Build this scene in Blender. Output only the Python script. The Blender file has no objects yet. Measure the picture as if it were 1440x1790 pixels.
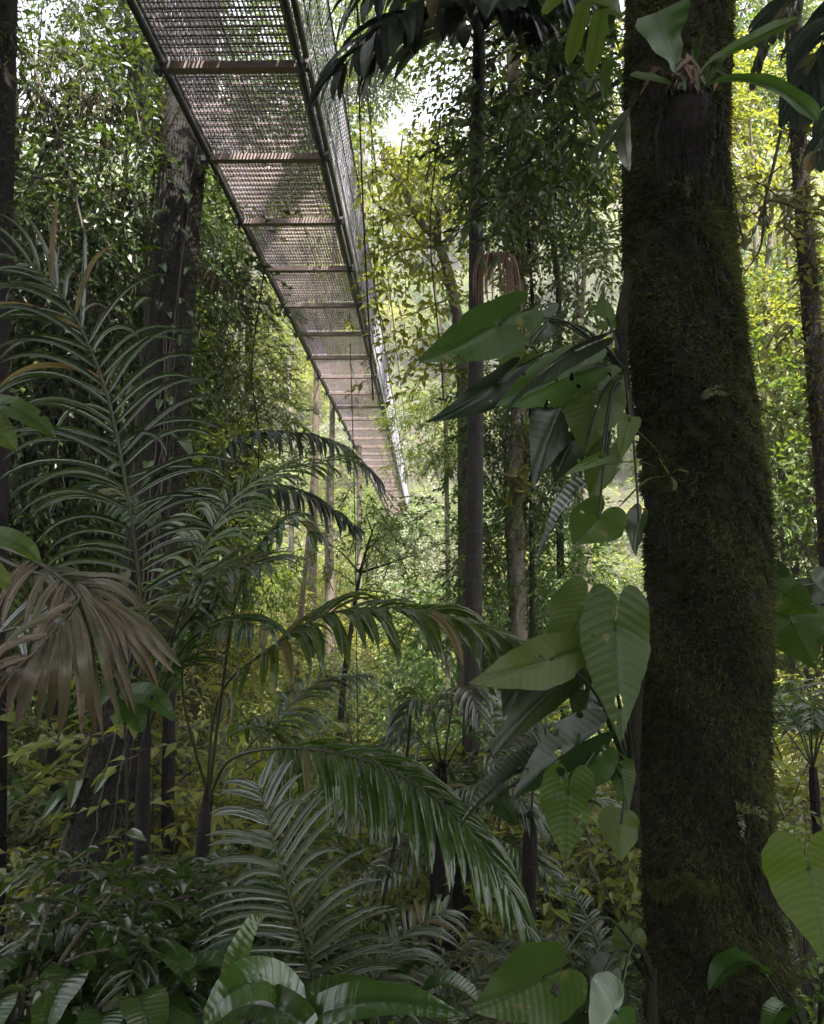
import bpy, math, random
import numpy as np
from mathutils import Vector, Matrix

# ------------------------------------------------------------------ camera, sky, sun, exposure
SC = bpy.context.scene
COL = SC.collection
F_PX, CX, CY, PITCH, CAMZ = 1302.0, 720.0, 895.0, math.radians(7.2), 1.6
cam_d = bpy.data.cameras.new('camera')
cam = bpy.data.objects.new('camera', cam_d); COL.objects.link(cam)
cam.location = (0, 0, CAMZ); cam.rotation_euler = (math.radians(90) + PITCH, 0, 0)
cam_d.sensor_fit = 'VERTICAL'; cam_d.sensor_height = 24.0; cam_d.sensor_width = 24.0
cam_d.lens = 24.0 * F_PX / 1790.0
cam_d.clip_start = 0.05; cam_d.clip_end = 2000
SC.camera = cam

SUN_EL, SUN_AZ = math.radians(60), math.radians(150)     # azimuth measured from +Y towards +X
W = bpy.data.worlds.new('World'); SC.world = W; W.use_nodes = True
wn = W.node_tree; wn.nodes.clear()
wo = wn.nodes.new('ShaderNodeOutputWorld'); wb = wn.nodes.new('ShaderNodeBackground')
ws = wn.nodes.new('ShaderNodeTexSky'); ws.sky_type = 'NISHITA'; ws.sun_disc = False
ws.sun_elevation = SUN_EL; ws.sun_rotation = SUN_AZ; ws.dust_density = 4.0; ws.air_density = 1.0
wh = wn.nodes.new('ShaderNodeHueSaturation'); wh.inputs['Saturation'].default_value = 0.22
wn.links.new(ws.outputs[0], wh.inputs['Color']); wn.links.new(wh.outputs[0], wb.inputs['Color'])
wb.inputs['Strength'].default_value = 0.115
wn.links.new(wb.outputs[0], wo.inputs['Surface'])
sun_d = bpy.data.lights.new('sun', 'SUN'); sun_d.energy = 5.0; sun_d.angle = math.radians(0.6); sun_d.color = (1, 0.95, 0.84)
sun = bpy.data.objects.new('sun', sun_d); COL.objects.link(sun)
sdir = Vector((math.sin(SUN_AZ) * math.cos(SUN_EL), math.cos(SUN_AZ) * math.cos(SUN_EL), math.sin(SUN_EL)))
sun.rotation_euler = sdir.to_track_quat('Z', 'Y').to_euler(); sun.location = sdir * 90
SC.view_settings.view_transform = 'Standard'; SC.view_settings.look = 'None'
SC.view_settings.exposure = 2.6; SC.view_settings.gamma = 1.0
cy = SC.cycles
cy.max_bounces = 7; cy.diffuse_bounces = 4; cy.glossy_bounces = 3; cy.transmission_bounces = 5; cy.transparent_max_bounces = 8
cy.sample_clamp_indirect = 4.0; cy.caustics_reflective = False; cy.caustics_refractive = False

# ------------------------------------------------------------------ helpers
def ray(px, py):
    x, u = (px - CX) / F_PX, (CY - py) / F_PX
    return np.array([x, math.cos(PITCH) - u * math.sin(PITCH), math.sin(PITCH) + u * math.cos(PITCH)])
def P(px, py, Y):                        # the world point seen at (px, py) that stands Y metres ahead
    r = ray(px, py); return np.array([0, 0, CAMZ]) + r * (Y / r[1])
def proj(p):
    d = np.asarray(p, float) - np.array([0, 0, CAMZ])
    z = d[1] * math.cos(PITCH) + d[2] * math.sin(PITCH); u = -d[1] * math.sin(PITCH) + d[2] * math.cos(PITCH)
    return CX + F_PX * d[0] / z, CY - F_PX * u / z
def unit(v):
    v = np.asarray(v, float); return v / (np.linalg.norm(v) + 1e-9)
UP = np.array([0, 0, 1.0])

PROF = np.array([(-40, 3), (-10, .6), (0, 0), (3, -.5), (8, -2), (15, -4), (24, -5.5), (32, -4), (45, 0), (58, 7), (75, 24), (100, 50), (140, 90), (260, 140)], float)
def ground_z(x, y):
    z = np.interp(y, PROF[:, 0], PROF[:, 1])
    k = np.clip((np.asarray(y) - 2) / 20, 0, 1)
    return z + k * (0.5 * np.sin(x * .31 + y * .17) + .35 * np.sin(x * .73 - y * .41 + 1) + 1.2 * np.sin(x * .07 + 2 + y * .03)) + .05 * np.sin(x * 2.1 + y * 1.3)

def catmull(pts, n):
    p = np.array(pts, float)
    if len(p) == 2:
        t = np.linspace(0, 1, n)[:, None]; return p[0] * (1 - t) + p[1] * t
    q = np.vstack([2 * p[0] - p[1], p, 2 * p[-1] - p[-2]])
    m = len(p) - 1; out = []
    for s in np.linspace(0, m - 1e-6, n):
        i = int(s); t = s - i; a, b, c, d = q[i], q[i + 1], q[i + 2], q[i + 3]
        out.append(.5 * ((2 * b) + (-a + c) * t + (2 * a - 5 * b + 4 * c - d) * t * t + (-a + 3 * b - 3 * c + d) * t ** 3))
    return np.array(out)

class MB:                                # collects geometry, builds ONE mesh
    def __init__(s): s.V = []; s.F = []; s.T = []; s.U = []; s.M = []; s.n = 0
    def add(s, V, F, tint=None, uv=None, mat=0):
        V = np.asarray(V, float).reshape(-1, 3); F = np.asarray(F, int)
        if not len(F): return
        s.V.append(V); s.F.append(F + s.n); s.n += len(V)
        s.T.append(np.full(len(F), .5) if tint is None else (np.full(len(F), float(tint)) if np.isscalar(tint) else np.asarray(tint, float)))
        s.U.append(np.zeros((len(V), 2)) if uv is None else np.asarray(uv, float)); s.M.append(np.full(len(F), mat, int))
    def mesh(s, name, mats, smooth=False):
        me = bpy.data.meshes.new(name); V = np.vstack(s.V); U = np.vstack(s.U)
        loops = np.concatenate([f.ravel() for f in s.F]); tot = np.concatenate([np.full(len(f), f.shape[1]) for f in s.F])
        st = np.concatenate([[0], np.cumsum(tot)[:-1]])
        me.vertices.add(len(V)); me.vertices.foreach_set('co', V.astype(np.float32).ravel())
        me.loops.add(len(loops)); me.loops.foreach_set('vertex_index', loops.astype(np.int32))
        me.polygons.add(len(tot)); me.polygons.foreach_set('loop_start', st.astype(np.int32))
        me.polygons.foreach_set('material_index', np.concatenate(s.M).astype(np.int32))
        me.polygons.foreach_set('use_smooth', np.full(len(tot), smooth, bool))
        me.update(calc_edges=True)
        a = me.attributes.new('tint', 'FLOAT', 'FACE'); a.data.foreach_set('value', np.concatenate(s.T).astype(np.float32))
        uv = me.uv_layers.new(name='UVMap'); uv.data.foreach_set('uv', U[loops].astype(np.float32).ravel())
        for m in (mats if isinstance(mats, (list, tuple)) else [mats]): me.materials.append(m)
        return me
    def build(s, name, mats, parent=None, smooth=False):
        return link(name, s.mesh(name, mats, smooth), parent)

def link(name, data, parent=None):
    o = bpy.data.objects.new(name, data); COL.objects.link(o)
    if parent is not None: o.parent = parent
    return o
def tag(o, label=None, cat=None, group=None, kind=None):
    for k, v in (('label', label), ('category', cat), ('group', group), ('kind', kind)):
        if v: o[k] = v
    return o
def thing(name, label, cat, loc=(0, 0, 0), group=None):
    o = link(name, None); o.location = tuple(loc); return tag(o, label, cat, group)
def dup(root, loc, rz=0, sc=1, label=None, group=None):
    def cp(o, par):
        c = o.copy(); COL.objects.link(c); c.parent = par
        for ch in [x for x in KIDS.get(o.name, [])]: cp(ch, c)
        return c
    r = cp(root, None); r.location = tuple(loc); r.rotation_euler = (0, 0, rz); r.scale = (sc, sc, sc)
    if label: r['label'] = label
    if group: r['group'] = group
    return r
KIDS = {}

def frames(p):
    t = np.gradient(p, axis=0); t /= np.linalg.norm(t, axis=1)[:, None] + 1e-9
    ref = np.array([1., 0, 0]) if abs(t[0][0]) < .8 else np.array([0, 1., 0])
    a = np.zeros_like(p); cur = unit(ref - t[0] * ref.dot(t[0]))
    for i in range(len(p)):
        cur = unit(cur - t[i] * cur.dot(t[i])); a[i] = cur
    return t, a, np.cross(t, a)
def tube(mb, pts, rad, n=8, tint=.5, mat=0, bump=0, rng=None, oval=1):
    p = np.asarray(pts, float); m = len(p); r = np.broadcast_to(np.asarray(rad, float), (m,)) if np.ndim(rad) < 1 or len(rad) == m else np.interp(np.linspace(0, 1, m), np.linspace(0, 1, len(rad)), rad)
    t, a, b = frames(p); th = np.linspace(0, 2 * math.pi, n, endpoint=False)
    R = r[:, None] * np.ones(n)[None]
    if bump:
        ph = rng.uniform(0, 6, 6)
        R = R * (1 + bump * (np.sin(th[None] * 3 + ph[0] + np.arange(m)[:, None] * .13) * .5 + np.sin(th[None] * 7 + ph[1] - np.arange(m)[:, None] * .21) * .3 + rng.normal(0, .25, (m, n))))
    V = p[:, None] + R[..., None] * (np.cos(th)[None, :, None] * a[:, None] + oval * np.sin(th)[None, :, None] * b[:, None])
    i = np.arange(m - 1)[:, None] * n; j = np.arange(n)[None]; k = (j + 1) % n
    F = np.stack([i + j, i + k, i + n + k, i + n + j], -1).reshape(-1, 4)
    L = np.concatenate([[0], np.cumsum(np.linalg.norm(np.diff(p, axis=0), axis=1))])
    uv = np.stack([np.broadcast_to(th / 6.283, (m, n)), np.broadcast_to(L[:, None], (m, n))], -1).reshape(-1, 2)
    mb.add(V.reshape(-1, 3), F, tint, uv, mat)
def box(mb, c, h, tint=.5, mat=0):
    s = np.array([(x, y, z) for x in (-1, 1) for y in (-1, 1) for z in (-1, 1)], float)
    mb.add(np.asarray(c) + s * np.asarray(h), [(0, 1, 3, 2), (4, 6, 7, 5), (0, 4, 5, 1), (2, 3, 7, 6), (0, 2, 6, 4), (1, 5, 7, 3)], tint, mat=mat)

# ------------------------------------------------------------------ materials
class N:
    def __init__(s, name):
        s.m = bpy.data.materials.new(name); s.m.use_nodes = True; s.t = s.m.node_tree; s.t.nodes.clear()
        s.out = s.n('ShaderNodeOutputMaterial')
    def n(s, ty, **k):
        x = s.t.nodes.new(ty)
        for a, b in k.items(): setattr(x, a, b)
        return x
    def l(s, a, b): s.t.links.new(a, b)
    def math(s, op, a, b=None, c=None):
        x = s.n('ShaderNodeMath', operation=op)
        for i, v in enumerate((a, b, c)):
            if v is None: continue
            if hasattr(v, 'is_linked'): s.l(v, x.inputs[i])
            else: x.inputs[i].default_value = v
        return x.outputs[0]
    def mix(s, f, a, b):
        x = s.n('ShaderNodeMix', data_type='RGBA')
        for i, v in ((0, f), (6, a), (7, b)):
            if hasattr(v, 'is_linked'): s.l(v, x.inputs[i])
            elif i == 0: x.inputs[0].default_value = v
            else: x.inputs[i].default_value = (*v, 1)
        return x.outputs[2]
    def noise(s, scale, detail=4, rough=.6, vec=None, stretch=None):
        x = s.n('ShaderNodeTexNoise'); x.inputs['Scale'].default_value = scale; x.inputs['Detail'].default_value = detail; x.inputs['Roughness'].default_value = rough
        if vec is None: vec = s.n('ShaderNodeTexCoord').outputs['Object']
        if stretch:
            mp = s.n('ShaderNodeMapping'); mp.inputs['Scale'].default_value = stretch; s.l(vec, mp.inputs[0]); vec = mp.outputs[0]
        s.l(vec, x.inputs['Vector']); return x.outputs['Fac']
    def ramp(s, f, a, b):
        x = s.n('ShaderNodeMapRange'); x.inputs[1].default_value = a; x.inputs[2].default_value = b; s.l(f, x.inputs[0]); return x.outputs[0]

def leaf_mat(name, c1, c2, trans=.35, rough=.42, tcol=None, veins=None, spots=None, spec=.5, stripes=0, holes=None, bstr=.4):
    k = N(name); at = k.n('ShaderNodeAttribute', attribute_name='tint'); oi = k.n('ShaderNodeObjectInfo')
    f = at.outputs['Fac']
    base = k.mix(f, c1, c2)
    nz = k.noise(1.7, 2, .5)
    hs = k.n('ShaderNodeHueSaturation'); k.l(base, hs.inputs['Color'])
    k.l(k.math('MULTIPLY_ADD', oi.outputs['Random'], .05, .475), hs.inputs['Hue'])
    k.l(k.math('MULTIPLY_ADD', nz, .7, .62), hs.inputs['Value']); base = hs.outputs[0]
    if spots:
        sn = k.ramp(k.noise(spots[0], 3, .7), spots[1], spots[1] + .05); base = k.mix(sn, base, spots[2])
    bump = None
    if veins or stripes:
        uv = k.n('ShaderNodeTexCoord').outputs['UV']; sp = k.n('ShaderNodeSeparateXYZ'); k.l(uv, sp.inputs[0])
        ax = k.math('ABSOLUTE', sp.outputs[0])
    if veins:
        n_, slope, dark = veins
        q = k.math('SUBTRACT', sp.outputs[1], k.math('MULTIPLY', k.math('POWER', ax, 1.35), slope))
        w = k.math('FRACT', k.math('MULTIPLY', q, n_)); w = k.math('ABSOLUTE', k.math('SUBTRACT', w, .5))
        line = k.ramp(w, .455, .5)
        mid = k.ramp(ax, .022, .008); line = k.math('MAXIMUM', line, mid)
        base = k.mix(k.math('MULTIPLY', line, .5), base, dark)
        bump = k.math('ADD', w, k.math('MULTIPLY', line, -.6)); bd = .006
        fine = k.math('FRACT', k.math('MULTIPLY', q, n_ * 5.0)); base = k.mix(k.math('MULTIPLY', k.ramp(fine, .8, 1), .10), base, dark)
    if stripes:
        w = k.math('SINE', k.math('MULTIPLY', sp.outputs[0], stripes)); bump = w; bd = .002
        base = k.mix(k.ramp(w, -.3, 1.6), base, tuple(x * .6 for x in c1))
    pr = k.n('ShaderNodeBsdfPrincipled'); k.l(base, pr.inputs['Base Color']); pr.inputs['Specular IOR Level'].default_value = spec
    k.l(k.math('MULTIPLY_ADD', k.noise(9, 3, .6), .25, rough - .12), pr.inputs['Roughness'])
    if bump is not None:
        b = k.n('ShaderNodeBump'); b.inputs['Strength'].default_value = bstr; b.inputs['Distance'].default_value = bd; k.l(bump, b.inputs['Height']); k.l(b.outputs[0], pr.inputs['Normal'])
    tr = k.n('ShaderNodeBsdfTranslucent')
    t2 = k.mix(1.0, base, base); mm = k.n('ShaderNodeMix', data_type='RGBA', blend_type='MULTIPLY'); mm.inputs[0].default_value = 1
    k.l(base, mm.inputs[6]); mm.inputs[7].default_value = (*(tcol or (2.1, 1.9, .7)), 1); k.l(mm.outputs[2], tr.inputs['Color'])
    mx = k.n('ShaderNodeMixShader'); mx.inputs[0].default_value = trans
    k.l(pr.outputs[0], mx.inputs[1]); k.l(tr.outputs[0], mx.inputs[2]); fin = mx.outputs[0]
    if holes:
        tp = k.n('ShaderNodeBsdfTransparent'); m3 = k.n('ShaderNodeMixShader'); h = k.math('GREATER_THAN', k.noise(holes[0], 1, .4), holes[1])
        k.l(h, m3.inputs[0]); k.l(fin, m3.inputs[1]); k.l(tp.outputs[0], m3.inputs[2]); fin = m3.outputs[0]
    k.l(fin, k.out.inputs[0])
    return k.m

def bark_mat(name, c1, c2, moss=None, mossamt=.5, scale=14, stretch=(1, 1, .22), bd=.02, rough=.85, spec=.25, rings=0):
    k = N(name); n1 = k.noise(scale, 6, .7, stretch=stretch); n2 = k.noise(scale * .25, 4, .6); n3 = k.noise(scale * 5, 3, .6)
    base = k.mix(k.ramp(n1, .35, .68), c1, c2); base = k.mix(k.math('MULTIPLY', k.ramp(n3, .45, .7), .4), base, tuple(x * 1.7 for x in c2))
    if moss: base = k.mix(k.ramp(k.math('ADD', n2, k.math('MULTIPLY', n3, .3)), 1.0 - mossamt * .7, 1.1 - mossamt * .7), base, moss)
    pr = k.n('ShaderNodeBsdfPrincipled'); k.l(base, pr.inputs['Base Color']); pr.inputs['Roughness'].default_value = rough; pr.inputs['Specular IOR Level'].default_value = spec
    h = k.math('ADD', n1, k.math('MULTIPLY', n3, .35))
    if rings:
        sp = k.n('ShaderNodeSeparateXYZ'); k.l(k.n('ShaderNodeTexCoord').outputs['UV'], sp.inputs[0])
        h = k.math('ADD', h, k.math('MULTIPLY', k.ramp(k.math('FRACT', k.math('MULTIPLY', sp.outputs[1], rings)), 0, .12), .6))
    b = k.n('ShaderNodeBump'); b.inputs['Strength'].default_value = .9; b.inputs['Distance'].default_value = bd; k.l(h, b.inputs['Height']); k.l(b.outputs[0], pr.inputs['Normal'])
    k.l(pr.outputs[0], k.out.inputs[0]); return k.m
def metal_mat(name, c1, c2, metallic=.3, rough=.5, scale=6):
    k = N(name); base = k.mix(k.ramp(k.noise(scale, 5, .7), .35, .7), c1, c2)
    pr = k.n('ShaderNodeBsdfPrincipled'); k.l(base, pr.inputs['Base Color']); pr.inputs['Metallic'].default_value = metallic; pr.inputs['Roughness'].default_value = rough
    k.l(pr.outputs[0], k.out.inputs[0]); return k.m

M = {}
M['leaf_dark'] = leaf_mat('leaf_dark', (.022, .045, .014), (.05, .085, .02), .3, .36)
M['leaf_mid'] = leaf_mat('leaf_mid', (.045, .085, .016), (.10, .155, .03), .4, .42)
M['leaf_bright'] = leaf_mat('leaf_bright', (.09, .128, .026), (.18, .22, .05), .45, .45)
M['leaf_yellow'] = leaf_mat('leaf_yellow', (.13, .16, .035), (.26, .27, .075), .45, .5)
M['leaf_pale'] = leaf_mat('leaf_pale', (.14, .17, .10), (.26, .29, .19), .35, .55, (1.5, 1.5, 1.0))
M['leaf_olive'] = leaf_mat('leaf_olive', (.07, .085, .03), (.15, .15, .06), .35, .5, (1.7, 1.6, .8))
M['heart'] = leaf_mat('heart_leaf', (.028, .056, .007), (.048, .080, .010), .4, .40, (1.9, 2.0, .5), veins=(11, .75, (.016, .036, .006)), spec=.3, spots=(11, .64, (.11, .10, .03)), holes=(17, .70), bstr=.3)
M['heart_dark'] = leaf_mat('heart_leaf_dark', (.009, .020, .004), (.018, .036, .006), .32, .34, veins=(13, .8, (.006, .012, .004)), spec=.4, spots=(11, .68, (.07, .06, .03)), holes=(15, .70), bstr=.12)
M['heart_wet'] = leaf_mat('heart_leaf_wet', (.016, .026, .014), (.03, .04, .022), .12, .3, veins=(15, .8, (.008, .012, .008)), spec=.9, bstr=.5)
M['heart_lime'] = leaf_mat('heart_leaf_lime', (.05, .085, .010), (.075, .11, .014), .45, .45, (1.8, 1.7, .5), veins=(12, .75, (.045, .075, .012)), spec=.35, spots=(9, .68, (.16, .12, .03)), bstr=.3)
M['strap'] = leaf_mat('strap_leaf', (.026, .056, .009), (.045, .08, .013), .42, .36, (1.9, 2.0, .5), veins=(46, .25, (.016, .032, .006)), bstr=.25, spots=(12, .66, (.10, .08, .03)), holes=(20, .73))
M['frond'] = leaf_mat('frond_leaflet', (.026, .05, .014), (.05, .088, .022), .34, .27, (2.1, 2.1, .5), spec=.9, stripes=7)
M['frond_lit'] = leaf_mat('frond_leaflet_lit', (.04, .082, .014), (.075, .125, .02), .45, .26, (2.0, 2.0, .5), spec=1.0, stripes=7)  # lit copy of frond: brighter light put into the leaflet colour
M['frond_grey'] = leaf_mat('frond_leaflet_grey', (.045, .062, .036), (.085, .10, .062), .26, .27, spec=1.0, stripes=7)  # greyer leaflets: sky sheen on the frond tops put into the colour
M['frond_dim'] = leaf_mat('frond_leaflet_dim', (.018, .034, .014), (.034, .058, .022), .3, .26, (2.0, 2.0, .6), spec=.9, stripes=7)  # dim copy of frond: weaker light put into the leaflet colour
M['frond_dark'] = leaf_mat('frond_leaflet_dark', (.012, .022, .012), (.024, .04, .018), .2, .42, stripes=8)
M['frond_red'] = leaf_mat('frond_leaflet_red', (.07, .078, .04), (.11, .085, .05), .25, .5, (1.3, 1.1, .7), spots=(13, .58, (.14, .095, .07)), stripes=8)
M['frond_dead'] = leaf_mat('frond_leaflet_dead', (.095, .078, .055), (.17, .12, .085), .2, .6, (1.2, 1.0, .8), spots=(16, .55, (.07, .055, .035)), stripes=8)
M['frond_old'] = leaf_mat('frond_leaflet_old', (.10, .10, .03), (.17, .14, .05), .35, .5, (1.6, 1.4, .6), spots=(12, .55, (.12, .07, .035)), stripes=7)
M['herb'] = leaf_mat('herb_leaf', (.024, .052, .010), (.045, .085, .014), .33, .2, veins=(22, .55, (.012, .028, .006)), spec=.9, bstr=.25, spots=(14, .68, (.09, .08, .03)))
M['dry'] = leaf_mat('dry_leaf', (.16, .09, .06), (.26, .16, .12), .2, .7, (1.2, 1, .8))
M['moss'] = leaf_mat('moss', (.02, .024, .011), (.072, .076, .034), .35, .8, (1.9, 1.8, .8), spec=.15)
M['moss_lit'] = leaf_mat('moss_lit', (.045, .05, .018), (.11, .115, .04), .45, .8, (1.7, 1.6, .7), spec=.15)  # lighter copy of moss: backlit glow put into its colour
M['hang'] = leaf_mat('hanging_moss', (.045, .042, .022), (.09, .08, .04), .3, .8, (1.4, 1.2, .8), spec=.15)
M['bark_dark'] = bark_mat('bark_dark', (.004, .0035, .0025), (.018, .013, .009), (.020, .022, .007), .55, bd=.05, scale=26, stretch=(1, 1, .35))
M['bark_vine'] = bark_mat('bark_vine', (.005, .004, .004), (.014, .011, .010), (.010, .011, .005), .3, bd=.012, stretch=(1, 1, .12))
M['bark_palm'] = bark_mat('bark_palm', (.012, .010, .009), (.035, .029, .025), (.025, .028, .012), .3, scale=20, rings=5)
M['bark_black'] = bark_mat('bark_black', (.004, .003, .003), (.016, .011, .009), None, scale=20, rings=7)
M['bark_red'] = bark_mat('bark_red', (.05, .038, .03), (.12, .09, .072), (.08, .085, .04), .45, scale=8)
M['bark_grey'] = bark_mat('bark_grey', (.06, .05, .04), (.16, .14, .11), (.07, .08, .03), .4, scale=10)
M['stem'] = bark_mat('green_stem', (.008, .012, .005), (.018, .024, .009), None, scale=20, rough=.5, bd=.003, spec=.25)
M['rachis'] = bark_mat('rachis', (.016, .018, .008), (.04, .045, .016), None, scale=20, rough=.45, bd=.003, spec=.4)
M['twig'] = bark_mat('twig', (.03, .024, .018), (.09, .075, .055), (.05, .055, .02), .3, scale=16, bd=.006)
M['vine_pale'] = bark_mat('vine_pale', (.035, .028, .022), (.09, .072, .058), None, scale=20, bd=.003)
M['galv'] = metal_mat('galvanised_grating', (.25, .195, .20), (.42, .34, .35), .2, .5)
M['beam'] = metal_mat('crossbeam_timber', (.22, .165, .16), (.36, .28, .27), 0, .7, 12)
M['steel'] = metal_mat('dark_steel', (.03, .032, .036), (.085, .085, .09), .3, .5, 10)
M['railsteel'] = metal_mat('mossy_angle_steel', (.10, .10, .085), (.26, .25, .21), .1, .6, 10)
M['wire'] = metal_mat('wire_mesh', (.16, .155, .19), (.30, .29, .34), .4, .4)
k = N('ground'); n1 = k.noise(.8, 8, .75); n2 = k.noise(9, 6, .7)
b1 = k.mix(k.ramp(n1, .4, .6), (.035, .024, .015), (.04, .06, .015)); b2 = k.mix(k.ramp(n2, .45, .7), b1, (.06, .045, .028))
pr = k.n('ShaderNodeBsdfPrincipled'); k.l(b2, pr.inputs['Base Color']); pr.inputs['Roughness'].default_value = .9
bb = k.n('ShaderNodeBump'); bb.inputs['Distance'].default_value = .1; k.l(n2, bb.inputs['Height']); k.l(bb.outputs[0], pr.inputs['Normal']); k.l(pr.outputs[0], k.out.inputs[0]); M['ground'] = k.m

# ------------------------------------------------------------------ foliage builders
LV = np.array([(0, 0, 0), (-.42, .3, .09), (0, .36, -.02), (.42, .3, .09), (-.34, .62, .05), (0, .68, -.07), (.34, .62, .05), (0, 1, -.2)], float)
LF = np.array([(0, 2, 1, 1), (0, 3, 2, 2), (1, 2, 5, 4), (2, 3, 6, 5), (4, 5, 7, 7), (5, 6, 7, 7)], int)
LTRI = np.array([(0, 2, 1), (0, 3, 2), (1, 2, 5), (1, 5, 4), (2, 3, 6), (2, 6, 5), (4, 5, 7), (5, 6, 7)], int)
SV = np.array([(0, 0, 0), (-.4, .42, .08), (0, .46, -.03), (.4, .42, .08), (0, 1, -.16)], float)
STRI = np.array([(0, 2, 1), (0, 3, 2), (1, 2, 4), (2, 3, 4)], int)
def basis(y, up):                        # rows of unit vectors -> rotation matrices with columns x, y, z
    y = y / (np.linalg.norm(y, axis=-1, keepdims=True) + 1e-9)
    x = np.cross(y, up); x /= np.linalg.norm(x, axis=-1, keepdims=True) + 1e-9
    return np.stack([x, y, np.cross(x, y)], -1)
def leaves(mb, pos, R, length, width, rng, fine=False, tint=None, mat=0):
    width = np.asarray(width) * 1.35
    n = len(pos); TV, TF = (LV, LTRI) if fine else (SV, STRI)
    S = np.stack([np.broadcast_to(width, n), np.broadcast_to(length, n), np.broadcast_to(length, n)], -1)
    V = np.einsum('nij,nkj->nki', R, TV[None] * S[:, None]) + pos[:, None]
    F = TF[None] + (np.arange(n) * len(TV))[:, None, None]
    t = rng.uniform(0, 1, n) if tint is None else tint
    mb.add(V.reshape(-1, 3), F.reshape(-1, 3), np.repeat(t, len(TF)), mat=mat)
def sprays(mb, pos, direc, slen, nleaf, llen, lw, rng, droop=.3, fine=False, upj=.35, twigmat=None):
    # pos (m,3) direc (m,3): leafy twigs with leaves in two rows
    m = len(pos); up = np.array([0, 0, 1.]) + rng.normal(0, upj, (m, 3)); B = basis(direc, up)
    t = (np.arange(nleaf) + .6) / nleaf; sgn = np.where(np.arange(nleaf) % 2, 1, -1)
    q = np.stack([np.zeros(nleaf), t * slen, -droop * slen * t * t], -1)                         # twig curve
    ang = np.radians(58 - 30 * t) * sgn
    ly = np.stack([np.sin(ang), np.cos(ang), -.12 - .2 * t], -1)
    wp = np.einsum('mij,kj->mki', B, q) + pos[:, None]
    ld = np.einsum('mij,kj->mki', B, ly) + rng.normal(0, .22, (m, nleaf, 3))
    lu = np.broadcast_to(B[:, None, :, 2], ld.shape) + rng.normal(0, .28, ld.shape)
    R = basis(ld.reshape(-1, 3), lu.reshape(-1, 3)); s = rng.uniform(.65, 1.15, m * nleaf)
    tint = np.clip(np.repeat(rng.uniform(0, 1, m), nleaf) * .6 + rng.uniform(0, .4, m * nleaf), 0, 1)
    keep = rng.random(m * nleaf) > .08
    leaves(mb, wp.reshape(-1, 3)[keep], R[keep], (llen * s)[keep], (lw * s)[keep], rng, fine, tint[keep])
    if twigmat is not None:
        qs = np.stack([np.zeros(4), np.linspace(0, 1, 4) * slen, -droop * slen * np.linspace(0, 1, 4) ** 2], -1)
        tw = np.einsum('mij,kj->mki', B, qs) + pos[:, None]; wv = B[:, None, :, 0] * .006 * max(1, slen)
        a = tw - wv; b = tw + wv; V = np.stack([a, b], 2).reshape(-1, 3)
        o = (np.arange(m) * 8)[:, None]; i = np.arange(3)[None] * 2
        F = np.stack([o + i, o + i + 1, o + i + 3, o + i + 2], -1).reshape(-1, 4); mb.add(V, F, .5, mat=twigmat)
def tree_meshes(seed, h, rx, rz, ncl, nsp, slen, nleaf, llen, lw, leafmat, barkmat, r0=.072, lean=0, droop=.35, fine=False, base_clear=.35, csize=.42, open_=0):
    rng = np.random.default_rng(seed)
    top = np.array([lean * h, rng.normal(0, .05) * h, h])
    tr = catmull([(0, 0, -.6), (lean * h * .15 + rng.normal(0, .02) * h, rng.normal(0, .02) * h, h * .33), (lean * h * .5 + rng.normal(0, .03) * h, rng.normal(0, .03) * h, h * .66), top], 12)
    tb = MB(); tube(tb, tr, [r0 * 1.35, r0, r0 * .75, r0 * .35], 7, bump=.06, rng=rng)
    cb = MB()
    u = rng.normal(0, 1, (ncl, 3)); u /= np.linalg.norm(u, axis=1)[:, None]; rad = rng.uniform(.45, 1, ncl) ** .7
    c = u * rad[:, None] * np.array([rx, rx, rz]); cc = top + np.array([0, 0, -rz * .55]); C = cc + c
    for i in range(ncl):
        k = int(np.clip((C[i][2] - rz * .5) / h * 11, 4, 11)); a = tr[k]; e = C[i]; mid = (a + e) / 2 + np.array([0, 0, rng.uniform(.0, .18) * rx]) + rng.normal(0, .06 * rx, 3)
        tube(tb, catmull([a, mid, e], 6), [r0 * .38, r0 * .22, r0 * .08], 4)
        sub = e + rng.normal(0, csize * rx * .7, (2, 3)) * (1, 1, .5)
        for s_ in sub: tube(tb, catmull([mid, (mid + s_) / 2 + rng.normal(0, .05 * rx, 3), s_], 5), [r0 * .16, r0 * .1, r0 * .05], 4)
        w = rng.normal(0, 1, (nsp, 3)); w /= np.linalg.norm(w, axis=1)[:, None]; w *= (rng.uniform(.15, 1, nsp) ** .5)[:, None] * csize * np.array([rx, rx, rz * .62])
        w[:, 2] = w[:, 2] * .9
        pos = e + w; d = w / (np.linalg.norm(w, axis=1)[:, None] + 1e-6) * (1, 1, .5) + (pos - cc) / rx * .5 + rng.normal(0, .35, (nsp, 3)) + np.array([0, 0, -.25])
        sprays(cb, pos, d, slen, nleaf, llen, lw, rng, droop, fine, twigmat=1)
    return tb.mesh('trunk', barkmat), cb.mesh('crown', [leafmat, M['twig']])
def put_tree(name, meshes, loc, rz, sc, label, cat='tree', group=None, kids=('trunk', 'crown')):
    t = thing(name, label, cat, loc, group); t.rotation_euler = (0, 0, rz); t.scale = (sc,) * 3 if np.isscalar(sc) else sc
    for n_, me in zip(kids, meshes): link(n_, me, t)
    return t

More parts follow.
